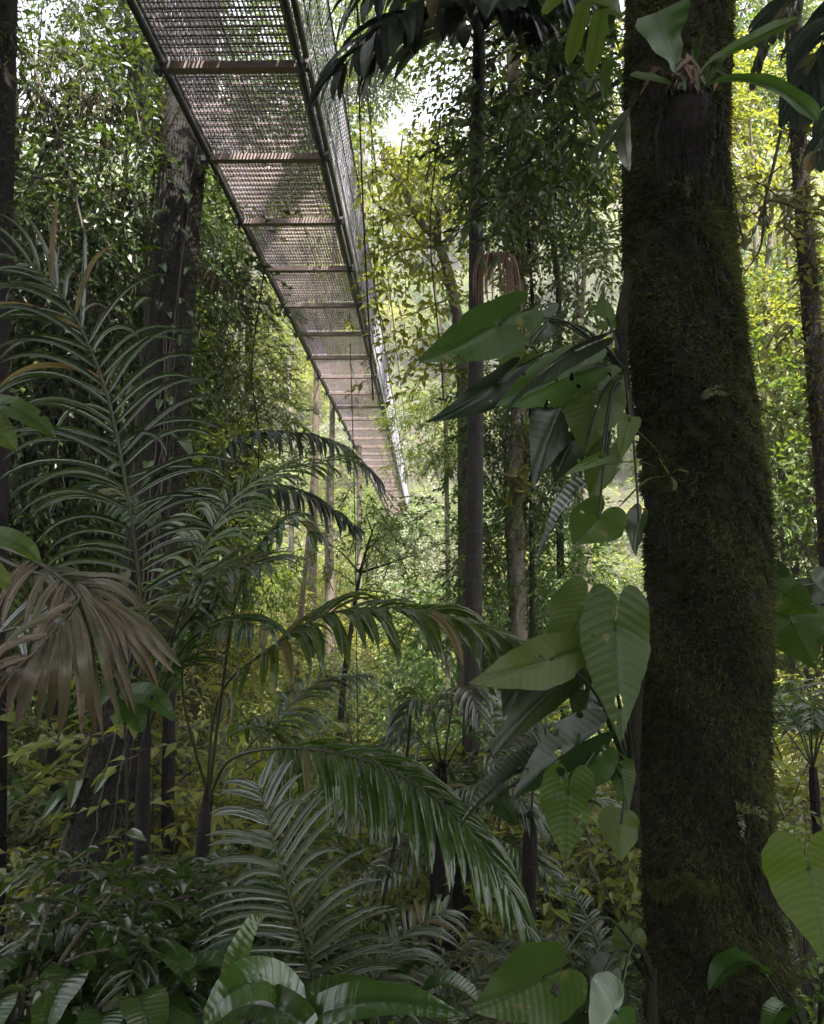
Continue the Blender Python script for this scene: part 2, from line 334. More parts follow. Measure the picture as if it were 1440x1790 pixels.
def leaflet(mb, p0, d, nrm, L, w, seg, droop, rng, tint, fold=.35, twist=0, tip=.08, mat=0):
    d = unit(d); wv = np.cross(d, nrm)
    if np.linalg.norm(wv) < .05: wv = np.cross(d, (1, 0, 0))
    wv = unit(wv)
    if twist: wv = unit(wv * math.cos(twist) + np.cross(d, wv) * math.sin(twist))
    st = L / seg; p = np.array(p0, float); V = []; U = []
    for i in range(seg + 1):
        t = i / seg; ww = w * .5 * max(tip * (t > .9), math.sin(math.pi * min(1, (t * .86 + .14))) ** .6 if t < 1 else .02)
        if i == 0: ww = w * .12
        nn = np.cross(wv, d)
        V += [p - wv * ww, p - nn * ww * fold, p + wv * ww]; U += [(-1, t), (0, t), (1, t)]
        p = p + d * st; d = unit(d + np.array([0, 0, -droop * (.4 + t)]) * st / L * 2.0 + rng.normal(0, .02, 3)); wv = unit(wv - d * wv.dot(d))
    i = np.arange(seg)[:, None] * 3; F = np.concatenate([np.stack([i + j, i + j + 1, i + j + 4, i + j + 3], -1).reshape(-1, 4) for j in (0, 1)])
    mb.add(np.array(V), F, tint, np.array(U), mat)
def frond(parent, pts, L, w, n=34, nrm=None, mat='frond', a0=70, a1=30, droop=.5, seed=0, rr=.012, prof=None, seg=7, sides=(1, -1), lift=.15, start=.12, group_=0, label=None, jit=.12, fold=.35, name='frond', plumose=0, old=.06, oldmat='frond_old'):
    """one pinnate palm leaf: mesh of leaflets with its rachis as a sub-part; pts are world points"""
    rng = np.random.default_rng(seed); r = catmull(pts, 60); T = np.gradient(r, axis=0); T /= np.linalg.norm(T, axis=1)[:, None]
    seglen = np.concatenate([[0], np.cumsum(np.linalg.norm(np.diff(r, axis=0), axis=1))]); seglen /= seglen[-1]
    mb = MB(); nrm = UP if nrm is None else unit(nrm)
    for i in range(n):
        for s in sides:
            u = start + (1 - start) * min(.999, max(0, i + .5 + rng.uniform(-.42, .42)) / n)
            if group_: u = start + (1 - start) * ((i // group_) * group_ + group_ * .5 + (i % group_ - group_ / 2) * .45) / n
            k = min(58, int(np.searchsorted(seglen, u))); p = r[k]; t = T[k]; n0 = unit(nrm - t * nrm.dot(t)); sd = np.cross(t, n0) * s
            a = math.radians(a0 + (a1 - a0) * u) + rng.normal(0, jit)
            le = L * (np.interp(u, [0, .12, .45, .8, 1], [.55, .85, 1, .75, .4]) if prof is None else np.interp(u, *prof)) * rng.uniform(.9, 1.07)
            d = t * math.cos(a) + sd * math.sin(a) + n0 * (lift + rng.normal(0, .06 + plumose))
            z_ = rng.random(); ex = 1.0
            if z_ < .07: continue
            if z_ < .18: ex = 2.2; le *= rng.uniform(.5, 1)
            mi = int(rng.random() < old)
            leaflet(mb, p, d, n0, le, w * rng.uniform(.85, 1.1) * (1 if u < .8 else 1.3 - u * .4), seg, ex * droop * rng.uniform(.75, 1.3), rng, rng.uniform(0, 1), fold, twist=rng.normal(0, .16), mat=mi)
    o = mb.build(name, [M[mat], M[oldmat]], parent)
    if label: o['label'] = label
    rb = MB(); tube(rb, r, [rr, rr * .75, rr * .3], 6); rb.build('rachis', M['rachis'], o, True)
    return o
def frond_px(parent, pts, L, w, **k): return frond(parent, [P(*q) for q in pts], L, w, **k)

def heart(parent, att, tip, wpx, roll=0, mat='heart', curl=.25, root=None, seed=0, sag=None, name='leaf', lobes=1.0, pr=.0055, label=None, bend=0):
    """heart-shaped blade: att/tip are (px,py,Y); root (px,py,Y) is where its stalk leaves the stem"""
    rng = np.random.default_rng(seed + 77); A, T = P(*att), P(*tip); L = np.linalg.norm(T - A); y = unit(T - A)
    view = unit(A - np.array([0, 0, CAMZ])); x0 = unit(np.cross(y, view)); z0 = np.cross(x0, y)      # z0 faces the viewer when roll = 0
    x = x0 * math.cos(roll) + z0 * math.sin(roll); z = np.cross(x, y)
    hw = wpx / F_PX * np.linalg.norm(A - np.array([0, 0, CAMZ])) / 2
    ang = np.radians([0, 6, 14, 26, 42, 60, 80, 100, 120, 140, 155, 166, 174, 180]); rr = np.array([1, .88, .77, .68, .62, .60, .60, .60, .58, .53, .45, .34, .2, .06])
    if lobes < 1: rr = np.where(np.degrees(ang) > 100, rr * lobes, rr)
    th = np.concatenate([np.linspace(0, math.pi, 27), -np.linspace(math.pi, 0, 27)[:-1]]); th = th[:-1] if abs(th[-1]) < 1e-9 else th
    R = np.interp(np.abs(th), ang, rr); xs, ys = R * np.sin(th), R * np.cos(th); mx = xs.max()
    rings = [0.0, .12, .3, .5, .7, .86, 1.0]; V = []; U = []
    ph = rng.uniform(0, 6); asy = rng.uniform(-1, 1)
    for q in rings[1:]:
        X, Y_ = xs * q * hw / mx, ys * q * L; e = np.abs(X) / hw
        qv = 1 + (.03 * np.sin(th * 7 + ph) + .02 * np.sin(th * 17 + 2 * ph) + .05 * asy * np.sign(np.sin(th))) * q ** 3
        X = X * qv
        Z = curl * hw * (e ** 1.5) * .7 + .075 * hw * np.sin(Y_ / L * 9 + np.sign(X) * 1 + ph) * e - (sag if sag is not None else .22) * L * np.clip(Y_ / L, 0, 1) ** 2 - .12 * L * np.clip(-Y_ / L, 0, 1) - .02 * L * np.exp(-(X / (hw * .08)) ** 2)
        V.append(A + X[:, None] * x + Y_[:, None] * y + Z[:, None] * z + bend * (Y_[:, None] / L) ** 2 * L * x); U.append(np.stack([X / L, Y_ / L], -1))
    nr = len(th); V = np.vstack([A[None]] + V); U = np.vstack([[(0, 0)]] + U); j = np.arange(nr); kx = (j + 1) % nr
    mb = MB(); mb.add(V, np.stack([np.zeros(nr, int), 1 + j, 1 + kx], -1), rng.uniform(0, 1), U)
    for i in range(len(rings) - 2):
        a = 1 + i * nr; b = a + nr; mb.F.append(np.stack([a + j, b + j, b + kx, a + kx], -1)); mb.T.append(np.full(nr, mb.T[0][0])); mb.M.append(np.zeros(nr, int))
    o = mb.build(name, M[mat], parent, True)
    if label: o['label'] = label
    if root is not None:
        Rp = P(*root); mid = (A + Rp) / 2 + np.array([0, 0, rng.uniform(.12, .26) * np.linalg.norm(A - Rp)])
        tb = MB(); tube(tb, catmull([Rp, mid, A - z * .004], 12), [pr * 1.6, pr * .9, pr * .8], 6); tube(tb, catmull([A - z * .003, A + y * L * .5 - z * (.004 + .055 * L), A + y * L * .93 - z * (.2 * L)], 6), [pr * .8, pr * .5, pr * .2], 5) if False else None
        tb.build('petiole', M['stem'], o, True)
    return o
def blade(parent, pts, w, nrm=None, mat='strap', prof='strap', fold=.25, wave=.03, seed=0, name='leaf', n=22, curl=0, label=None, shred=0):
    """broad strap or oval leaf along world points pts; w = full width in metres"""
    rng = np.random.default_rng(seed + 5); r = catmull(pts, n); T = np.gradient(r, axis=0); T /= np.linalg.norm(T, axis=1)[:, None]
    nrm = unit(np.array([0, -.6, .8]) if nrm is None else nrm); t = np.linspace(0, 1, n)
    pw = {'strap': np.interp(t, [0, .15, .5, .85, .96, 1], [.18, .6, .95, .9, .5, .03]), 'oval': np.interp(t, [0, .12, .3, .55, .8, .93, 1], [.05, .6, .95, 1, .66, .3, .02]), 'fan': np.interp(t, [0, .3, .7, .93, 1], [.1, .4, .82, 1, .93])}[prof]
    U5 = np.array([-1, -.66, -.33, 0, .33, .66, 1]); V = []; UV = []; ph = rng.uniform(0, 6); L = np.linalg.norm(np.diff(r, axis=0), axis=1).sum()
    for i in range(n):
        x = unit(np.cross(T[i], nrm)); z = np.cross(x, T[i])
        for u in U5:
            zz = fold * abs(u) * w * .5 * pw[i] + wave * w * math.sin(t[i] * 23 + ph + (u > 0) * 1.5) * abs(u) ** 2 - curl * w * u * u * .5
            V.append(r[i] + x * u * w * .5 * pw[i] + z * zz); UV.append((u * w * .5 * pw[i] / L, t[i]))
    m = len(U5); i = np.arange(n - 1)[:, None] * m; j = np.arange(m - 1)[None]
    F = np.stack([i + j, i + j + 1, i + m + j + 1, i + m + j], -1).reshape(-1, 4)
    mb = MB(); mb.add(V, F, rng.uniform(0, 1), UV); o = mb.build(name, M[mat], parent, True)
    if label: o['label'] = label
    return o
def blade_px(parent, pts, wpx, **k):
    q = [P(*a) for a in pts]; mid = q[len(q) // 2]; return blade(parent, q, wpx / F_PX * np.linalg.norm(mid - np.array([0, 0, CAMZ])), **k)
def stems(parent, name, plist, mat, n=6, smooth=True):
    mb = MB()
    for pts, r in plist: tube(mb, catmull(pts, max(6, 4 * len(pts))), r, n)
    return mb.build(name, M[mat], parent, smooth)

m_ = bpy.data.materials.new('haze'); m_.use_nodes = True; t_ = m_.node_tree; t_.nodes.clear(); oo = t_.nodes.new('ShaderNodeOutputMaterial'); v_ = t_.nodes.new('ShaderNodeVolumePrincipled')
v_.inputs['Color'].default_value = (.9, .92, 1, 1); v_.inputs['Density'].default_value = .0014; v_.inputs['Anisotropy'].default_value = .3; t_.links.new(v_.outputs[0], oo.inputs['Volume']); M['haze'] = m_

# ------------------------------------------------------------------ ground
ys = np.concatenate([np.linspace(-40, 2, 15), np.linspace(3, 60, 90), np.linspace(62, 260, 60)]); xs = np.concatenate([np.linspace(-160, -32, 20), np.linspace(-30, 30, 70), np.linspace(32, 160, 20)])
gx, gy = np.meshgrid(xs, ys); gz = ground_z(gx, gy); V = np.stack([gx, gy, gz], -1).reshape(-1, 3); nx = len(xs)
i = np.arange(len(ys) - 1)[:, None] * nx; j = np.arange(nx - 1)[None]
g = MB(); g.add(V, np.stack([i + j, i + j + 1, i + nx + j + 1, i + nx + j], -1).reshape(-1, 4)); tag(g.build('ground', M['ground'], None, True), kind='structure')

# ------------------------------------------------------------------ hanging bridge
z0 = 7.0; PITCHN = 1.5
def cpt(px, py, z):                      # point at camera depth z
    return np.array([0, 0, CAMZ]) + ray(px, py) * z
R0, R1 = cpt(520, 113, z0), cpt(740 - 220 * z0 / 57, 1020 - 907 * z0 / 57, 57.0)
D = unit(R1 - R0); X = np.array([1., 0, 0]); X = unit(X - D * X.dot(D)); Zb = np.cross(X, D)
bw = 230 / F_PX * z0; STEP = PITCHN * np.linalg.norm(R1 - R0) / 50.0
br = thing('suspension_bridge', 'long hanging footbridge with see-through steel grating deck and wire mesh side', 'footbridge')
Mx = Matrix(((X[0], D[0], Zb[0], R0[0]), (X[1], D[1], Zb[1], R0[1]), (X[2], D[2], Zb[2], R0[2]), (0, 0, 0, 1))); br.matrix_world = Mx
K0, K1 = -5, 38
nb = 30; NR = 13                          # bearing bars across the width, cross rods per bay
gp = MB()
for i in range(nb + 1):
    x = -bw + .03 + (bw - .06) * i / nb; box(gp, (x, STEP / 2, .035), (.0042, STEP / 2 - .045, .018))
for j in range(NR):
    y = .06 + (STEP - .12) * (j + .5) / NR; box(gp, (-bw / 2, y, .047), (bw / 2 - .02, .0078, .007))
    box(gp, (-bw / 2, y + .018, .03), (bw / 2 - .02, .003, .004))
for s in (-bw + .012, -.012): box(gp, (s, STEP / 2, .035), (.006, STEP / 2 - .045, .019))
gme = gp.mesh('grating_panel', M['galv'])
cb = MB(); box(cb, (-bw / 2, 0, -.02), (bw / 2 + .02, .045, .036)); 
for x in (-bw - .06, .06): box(cb, (x, 0, -.025), (.055, .028, .03), mat=1); box(cb, (x * 1.0, 0, -.075), (.018, .018, .022), mat=1)
cme = cb.mesh('crossbeam', [M['beam'], M['steel']])
fm = MB(); FH = 1.25; LEAN = .10; dx = .075
def fpt(y, h, s): return np.array([s + (LEAN * h if s > -.5 else -LEAN * h), y, h + .03])
def wirebar(mb, a, b, r):
    d = unit(b - a); u = unit(np.cross(d, (1, 0, .02))); v = np.cross(d, u)
    o = np.array([u, -.5 * u + .87 * v, -.5 * u - .87 * v]) * r
    mb.add(np.vstack([a + o, b + o]), [(0, 1, 4, 3), (1, 2, 5, 4), (2, 0, 3, 5)])
def fence_mesh(s):
    fm = MB(); n = int(STEP / dx); sl = FH * .42
    for i in range(-int(sl / dx), n + int(sl / dx)):
        for sg in (1, -1):
            y0 = i * STEP / n; y1 = y0 + sl; h0, h1 = 0., FH
            if y0 < 0: h0 = FH * (-y0) / sl; y0c = 0
            else: y0c = y0
            if y1 > STEP: h1 = FH * (STEP - y0) / sl; y1c = STEP
            else: y1c = y1
            if y0c >= STEP or y1c <= 0 or h1 <= h0: continue
            a, b = (y0c, y1c) if sg > 0 else (STEP - y0c, STEP - y1c)
            wirebar(fm, fpt(a, h0, s), fpt(b, h1, s), .0042)
    return fm.mesh('side_mesh', M['wire'])
fR, fL = fence_mesh(.045), fence_mesh(-bw - .045)
sm = {}
for s, nm in ((.028, 'R'), (-bw - .028, 'L')):
    b_ = MB(); box(b_, (s, STEP / 2, -.004), (.02, STEP / 2, .038)); sm[s] = b_.mesh('stringer', M['steel'])
kb = MB(); box(kb, (.085, STEP / 2, .06), (.022, STEP / 2 - .03, .022)); box(kb, (.11, STEP / 2, .09), (.004, STEP / 2 - .02, .03)); kme = kb.mesh('kickboard', M['railsteel'])
pb = MB()
pm_ = []
for s in (.05, -bw - .05): pb = MB(); wirebar(pb, fpt(0, -.03, s), fpt(0, FH + 1.4, s), .006); pm_.append(pb.mesh('hanger_rod', M['steel']))
for k_ in range(K0, K1):
    for me, nm in ((gme, 'grating_panel'), (cme, 'crossbeam'), (fR, 'side_mesh'), (fL, 'side_mesh'), (sm[.028], 'stringer'), (sm[-bw - .028], 'stringer'), (kme, 'kickboard'), (pm_[0], 'hanger_rod'), (pm_[1], 'hanger_rod')):
        o = link(nm, me, br); o.location = (0, k_ * STEP, 0)
for s in (.05, -bw - .05):
    for h, r in ((FH, .011), (FH * .66, .005), (FH * .33, .005), (.06, .005), (FH + 1.4, .016)):
        c = MB(); a, b = fpt(K0 * STEP, h, s), fpt(K1 * STEP, h, s); tube(c, [a, b], r, 6); c.build('cable', M['steel'], br)

# ------------------------------------------------------------------ big mossy tree, right
def trunk_px(ctrl, Y, inset=0, n=120):
    """ctrl: (py, left px, right px) -> centre line and radii of an upright trunk Y metres ahead"""
    pts, rad = [], []
    for py, a, b in ctrl:
        a, b = a + inset, b - inset; Y_ = Y if np.isscalar(Y) else float(np.interp(py, *Y)); c = P((a + b) / 2, py, Y_); l = P(a, py, Y_); pts.append(c); rad.append(np.linalg.norm(c - l))
    q = catmull([np.append(p_, r_) for p_, r_ in zip(pts, rad)], n); return q[:, :3], q[:, 3]
big = thing('mossy_tree', 'thick dark tree trunk furred with moss, standing closest on the right', 'tree', (0, 0, 0))
def near_trunk(root, ctrl, Y, n, mat, bump, seed, seg=200, lump=.05, inset=0):
    rng = np.random.default_rng(seed); c, r = trunk_px(ctrl, Y, inset, n=seg)
    t, a, b = frames(c); th = np.linspace(0, 2 * math.pi, n, endpoint=False); h = np.arange(seg)[:, None]
    R = r[:, None] * (1 + lump * np.sin(th * 2 + h * .02 + 1) + lump * .8 * np.sin(th * 3 - h * .035) + lump * .5 * np.sin(th * 5 + h * .05) + bump * rng.normal(0, 1, (seg, n)))
    V = c[:, None] + R[..., None] * (np.cos(th)[None, :, None] * a[:, None] + np.sin(th)[None, :, None] * b[:, None])
    i = np.arange(seg - 1)[:, None] * n; j = np.arange(n)[None]; k = (j + 1) % n
    mb = MB(); mb.add(V.reshape(-1, 3), np.stack([i + j, i + k, i + n + k, i + n + j], -1).reshape(-1, 4))
    return mb.build('trunk', M[mat], root, True), c, R, a, b
BY = 3.05
tk, bc, bR, ba, bb_ = near_trunk(big, [(-4200, 1110, 1210), (-1500, 1115, 1275), (-500, 1105, 1285), (0, 1095, 1282), (300, 1082, 1272), (500, 1082, 1290), (700, 1108, 1312), (900, 1128, 1336), (1100, 1132, 1342), (1300, 1120, 1336), (1500, 1126, 1345), (1700, 1134, 1364), (1900, 1130, 1385), (2200, 1090, 1440)], BY, 220, 'bark_dark', .012, 3, seg=420, inset=7)
def moss_coat(c, R, a, b, count, seed, mats, parent, l0=.012, l1=.045, name='moss', w=.004, zlim=None, clump=True, out=.6):
    rng = np.random.default_rng(seed); seg, n = R.shape; d = c - np.array([0, 0, CAMZ])
    h = rng.uniform(0, seg - 1.01, count); 
    if zlim: h = rng.uniform(zlim[0], zlim[1], count)
    th = rng.uniform(0, 2 * math.pi, count); i = h.astype(int); f = (h - i)[:, None]
    C = c[i] * (1 - f) + c[np.minimum(i + 1, seg - 1)] * f; rad = R[i, (th / 6.2832 * n).astype(int) % n]
    o = np.cos(th)[:, None] * a[i] + np.sin(th)[:, None] * b[i]; pos = C + o * (rad * .99)[:, None]
    keep = (o[:, 1] < .35)
    if clump:
        q = np.sin(pos[:, 0] * 41 + 3 * np.sin(pos[:, 2] * 13)) * np.sin(pos[:, 2] * 17 + 2 * np.sin(pos[:, 0] * 23)) + .6 * np.sin(pos[:, 2] * 47 + pos[:, 0] * 61); keep &= q + rng.normal(0, .4, count) > -.28
    pos, o = pos[keep], o[keep]; m = len(pos); L = rng.uniform(l0, l1, m) * rng.choice([1, 1, 1, 1.7], m)
    tz = np.array([0, 0, 1.]); tang = np.cross(o, tz)
    d0 = o * out + tang * rng.normal(0, .6, (m, 1)) + tz * rng.normal(-.1, .55, (m, 1)); d0 /= np.linalg.norm(d0, axis=1)[:, None]
    d1 = d0 + np.array([0, 0, -.5]) + rng.normal(0, .35, (m, 3)); d1 /= np.linalg.norm(d1, axis=1)[:, None]
    wv = np.cross(d0, rng.normal(0, 1, (m, 3))); wv /= np.linalg.norm(wv, axis=1)[:, None]; wv *= (w * rng.uniform(.5, 1.3, m))[:, None]
    p1 = pos + d0 * L[:, None] * .5; p2 = p1 + d1 * L[:, None] * .5
    V = np.stack([pos - wv * .5, pos + wv * .5, p1 + wv, p1 - wv, p2], 1).reshape(-1, 3); k = (np.arange(m) * 5)[:, None]
    t = np.clip(rng.uniform(0, 1, m) * .7 + .3 * np.sin(pos[:, 2] * 9 + pos[:, 0] * 14), 0, 1)
    mb = MB(); mb.add(V, k + np.array([0, 1, 2, 3]), t); mb.add(np.zeros((0, 3)), []) ; mb.F.append((k + np.array([3, 2, 4]))); mb.T.append(t); mb.M.append(np.zeros(m, int))
    o_ = mb.build(name, mats, parent); o_['kind'] = 'stuff'; return o_
moss_coat(bc, bR, ba, bb_, 300000, 4, M['moss'], big, .009, .030, w=.0034, zlim=(88, 405))
moss_coat(bc, bR, ba, bb_, 34000, 5, M['moss_lit'], big, .010, .034, name='moss', zlim=(88, 405), w=.0026)
# crown of the big tree, above the frame
def crown_at(parent, centre, rx, rz, ncl, nsp, seed, mat='leaf_dark', slen=.9, nleaf=9, llen=.2, lw=.085, csize=.36, limb_from=None, r0=.12):
    rng = np.random.default_rng(seed); cb = MB(); lb = MB(); cc = np.array(centre, float)
    for i in range(ncl):
        u = unit(rng.normal(0, 1, 3)); e = cc + u * np.array([rx, rx, rz]) * rng.uniform(.3, 1)
        if limb_from is not None: tube(lb, catmull([limb_from, (limb_from + e) / 2 + (0, 0, .3), e], 7), [r0, r0 * .6, r0 * .2], 5)
        w = rng.normal(0, 1, (nsp, 3)); w /= np.linalg.norm(w, axis=1)[:, None]; w *= rng.uniform(.2, 1, (nsp, 1)) ** .5 * csize * np.array([rx, rx, rz])
        sprays(cb, e + w, w * (1, 1, .4) + rng.normal(0, .4, (nsp, 3)) * .5 * rx, slen, nleaf, llen, lw, rng, .35, twigmat=1)
    o = cb.build('crown', [M[mat], M['twig']], parent)
    if limb_from is not None: lb.build('limb', M['bark_dark'], parent, True)
    return o
top = bc[0]; crown_at(big, top + (0.5, -0.5, 1.2), 5.0, 2.2, 11, 40, 6, limb_from=top - (0, 0, 1.0))

# bird's nest fern on the big trunk
fr = P(1205, 160, 2.78)
nf = thing('birds_nest_fern', 'strap-leaved fern perched high on the mossy trunk over a dark root ball', 'fern', (0, 0, 0))
mb = MB(); rng = np.random.default_rng(8)
cpts = [P(1206, 150, 2.80), P(1204, 185, 2.79), P(1200, 240, 2.81), P(1200, 305, 2.84), P(1205, 360, 2.88)]
tube(mb, catmull(cpts, 24), [.03, .11, .12, .10, .03], 24, bump=.13, rng=rng, oval=.55)
rb_ = mb.build('root_ball', M['bark_black'], nf)
rt = MB()
for i in range(420):
    a = rng.uniform(0, math.pi); h = rng.uniform(0, 1); b0 = P(1206, 160 + 170 * h, 2.80) + np.array([math.cos(a) * .11, -math.sin(a) * .05, 0]); L = rng.uniform(.03, .12)
    tube(rt, [b0, b0 + np.array([math.cos(a) * L * .3, -.25 * L, -L * .5]), b0 + np.array([math.cos(a) * L * .2, -.2 * L, -L])], [.002, .0012], 3)
rt.build('rootlets', M['bark_dark'], rb_)
for pts, w, mt, s, pf in [
    ([(1200, 158, 2.75), (1178, 110, 2.66), (1158, 66, 2.6), (1146, 22, 2.56)], 92, 'strap', 1, 'fan'),
    ([(1215, 158, 2.75), (1275, 140, 2.6), (1345, 150, 2.5), (1400, 185, 2.42), (1428, 212, 2.4)], 36, 'strap', 2, 'strap'),
    ([(1212, 155, 2.75), (1255, 105, 2.7), (1320, 68, 2.62), (1400, 30, 2.6)], 24, 'strap', 3, 'strap'),
    ([(1196, 158, 2.75), (1150, 140, 2.65), (1100, 132, 2.6)], 18, 'strap', 4, 'strap'),
    ([(1215, 155, 2.75), (1214, 100, 2.8), (1226, 30, 2.85), (1235, -40, 2.9)], 14, 'strap', 7, 'strap'),
    ([(1212, 150, 2.72), (1208, 120, 2.69), (1200, 92, 2.68)], 15, 'dry', 6, 'oval')]:
    blade_px(nf, pts, w, mat=mt, seed=s, prof=pf, fold=.3, nrm=(0, -1, .25))
rngl = np.random.default_rng(71)
for i in range(22):
    a_ = rngl.uniform(-1.5, 1.5); c_ = P(1206 + rngl.uniform(-45, 45), 152 + rngl.uniform(-6, 14), 2.72); L_ = rngl.uniform(.05, .16)
    blade(nf, [c_, c_ + np.array([math.sin(a_) * .5, -.25, .6]) * L_, c_ + np.array([math.sin(a_) * 1.1, -.45, rngl.uniform(-.4, .7)]) * L_], rngl.uniform(.01, .028), mat=['dry', 'strap', 'frond_dead'][i % 3], prof='oval', nrm=(0, -1, .4), seed=800 + i, n=8, fold=.5, wave=.15)
# upper left strap leaves hanging over from a neighbour fern
nf2 = thing('hanging_strap_fern', 'pale green strap leaves drooping beside the top of the mossy trunk', 'fern', (0, 0, 0))
for pts, w, mt, s, pf in [
    ([(1060, 12, 2.75), (1025, 8, 2.7), (1012, 45, 2.65), (993, 115, 2.62)], 26, 'heart_lime', 1, 'strap'),
    ([(1062, 10, 2.75), (1050, 25, 2.7), (1042, 75, 2.68), (1030, 132, 2.66)], 28, 'heart_lime', 2, 'strap'),
    ([(1090, 28, 2.8), (1050, 6, 2.75), (1015, 4, 2.7)], 44, 'strap', 3, 'oval'),
    ([(1068, 20, 2.8), (1066, 45, 2.78), (1064, 64, 2.78)], 14, 'heart_lime', 4, 'oval'),
    ([(1080, 100, 2.8), (1062, 115, 2.75), (1055, 168, 2.75)], 17, 'heart_lime', 5, 'strap'),
    ([(1010, -20, 2.8), (980, -5, 2.7), (948, 25, 2.7)], 22, 'heart_lime', 7, 'strap')]:
    blade_px(nf2, pts, w, mat=mt, seed=s, prof=pf, nrm=(-.3, -1, .2), wave=.05)
gw = thing('drooping_grey_fern', 'silvery folded leaf sprays hanging on the left edge of the mossy trunk', 'fern', (0, 0, 0))
for pts, w, s in [([(1102, 188, 2.7), (1085, 215, 2.66), (1055, 255, 2.64), (1025, 298, 2.62)], 22, 1), ([(1100, 195, 2.7), (1085, 230, 2.66), (1060, 265, 2.64), (1024, 335, 2.62)], 14, 2), ([(1095, 200, 2.72), (1093, 250, 2.7), (1100, 300, 2.7)], 26, 3)]:
    blade_px(gw, pts, w, mat='frond_grey', seed=s, prof='oval', nrm=(-.6, -.6, .7), fold=.6)

# small plants and moss shelf on the trunk
sp_ = thing('air_plant', 'thin-stemmed air plant sprouting from the middle of the mossy trunk', 'air plant')
for pts, w in [([(1170, 832, 2.76), (1120, 808, 2.68), (1040, 815, 2.6)], 5), ([(1170, 832, 2.76), (1150, 790, 2.7), (1105, 745, 2.65)], 5), ([(1170, 832, 2.76), (1130, 840, 2.7), (1080, 888, 2.62)], 4), ([(1172, 830, 2.76), (1185, 822, 2.72), (1205, 826, 2.7)], 8), ([(1170, 832, 2.76), (1160, 815, 2.72), (1150, 800, 2.7)], 8), ([(1172, 832, 2.76), (1180, 845, 2.72), (1178, 858, 2.71)], 8)]:
    blade_px(sp_, pts, w, mat='moss_lit', prof='strap', seed=int(w * 7))
ms = thing('moss_shelf', 'ragged horizontal shelf of moss low on the mossy trunk', 'moss'); 
mb = MB(); rng = np.random.default_rng(12)
for i in range(2600):
    u = rng.uniform(0, 1); p = P(1140 + 105 * u, 1546 + 10 * math.sin(u * 9) + rng.normal(0, 4), 2.80 - .03 * math.sin(u * 3.1)); L = rng.uniform(.01, .045)
    d = unit(rng.normal(0, 1, 3) + np.array([0, -.8, -.5])); leaves(mb, p[None], basis(d[None], rng.normal(0, 1, (1, 3))), L, L * .12, rng)
mb.build('tuft', M['moss_lit'], ms)['kind'] = 'stuff'

# ------------------------------------------------------------------ climbing philodendrons
ph1 = thing('climbing_philodendron', 'large heart-leaved climber rooted midway up the left edge of the mossy trunk', 'philodendron')
stems(ph1, 'stem', [([P(1100, 480, 2.9), P(1086, 560, 2.88), P(1090, 660, 2.86), P(1112, 760, 2.84)], [.016, .026, .024, .014])], 'bark_dark', 10)
RT = (1088, 650, 2.86)
for k_, (att, tip, w, roll, mt, kw) in enumerate([
    ((872, 568, 2.55), (718, 655, 2.45), 100, -.35, 'heart', dict(curl=.15)),
    ((1000, 612, 2.65), (814, 716, 2.40), 62, 1.1, 'heart_wet', dict(curl=-.5, bend=-.06)),
    ((1000, 655, 2.75), (838, 715, 2.6), 92, .1, 'heart', {}),
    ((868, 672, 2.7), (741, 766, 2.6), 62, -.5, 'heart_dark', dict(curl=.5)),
    ((1040, 682, 2.8), (1018, 800, 2.75), 118, .1, 'heart', dict(sag=.1)),
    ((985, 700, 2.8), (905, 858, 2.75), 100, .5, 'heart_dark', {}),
    ((1060, 795, 2.8), (1022, 885, 2.75), 70, .3, 'heart', dict(curl=.5)),
    ((1046, 905, 2.6), (994, 968, 2.5), 92, -.25, 'heart', dict(curl=.1)),
    ((1004, 862, 2.7), (902, 978, 2.6), 40, 1.1, 'heart_wet', dict(curl=.8, lobes=.5)),
    ((1100, 735, 2.6), (1078, 812, 2.6), 38, .3, 'heart_lime', dict(lobes=.3, curl=-.2)),
    ((1048, 800, 2.6), (972, 830, 2.55), 22, .3, 'heart_lime', dict(lobes=.3, curl=-.4)),
    ((1116, 912, 2.75), (1098, 978, 2.7), 46, .7, 'heart_dark', dict(curl=.5)),
    ((1060, 556, 2.85), (1048, 506, 2.85), 40, -.6, 'heart', {}),
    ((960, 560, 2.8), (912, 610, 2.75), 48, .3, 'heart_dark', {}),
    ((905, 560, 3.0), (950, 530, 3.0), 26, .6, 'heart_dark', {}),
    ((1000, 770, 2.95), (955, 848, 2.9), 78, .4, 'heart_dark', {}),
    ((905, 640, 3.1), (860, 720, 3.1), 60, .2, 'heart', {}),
]):
    heart(ph1, att, tip, w, roll, mt, root=(RT[0] + 4 * (k_ % 3), RT[1] + 8 * (k_ % 4) - 10, RT[2]), seed=k_, **kw)
ph2 = thing('climbing_philodendron', 'heart-leaved climber with huge glossy hanging leaves at half height of the mossy trunk', 'philodendron')
stems(ph2, 'stem', [([P(1128, 1090, 2.9), P(1112, 1250, 2.86), P(1106, 1400, 2.85), P(1116, 1480, 2.88)], [.014, .022, .026, .014])], 'bark_dark', 10)
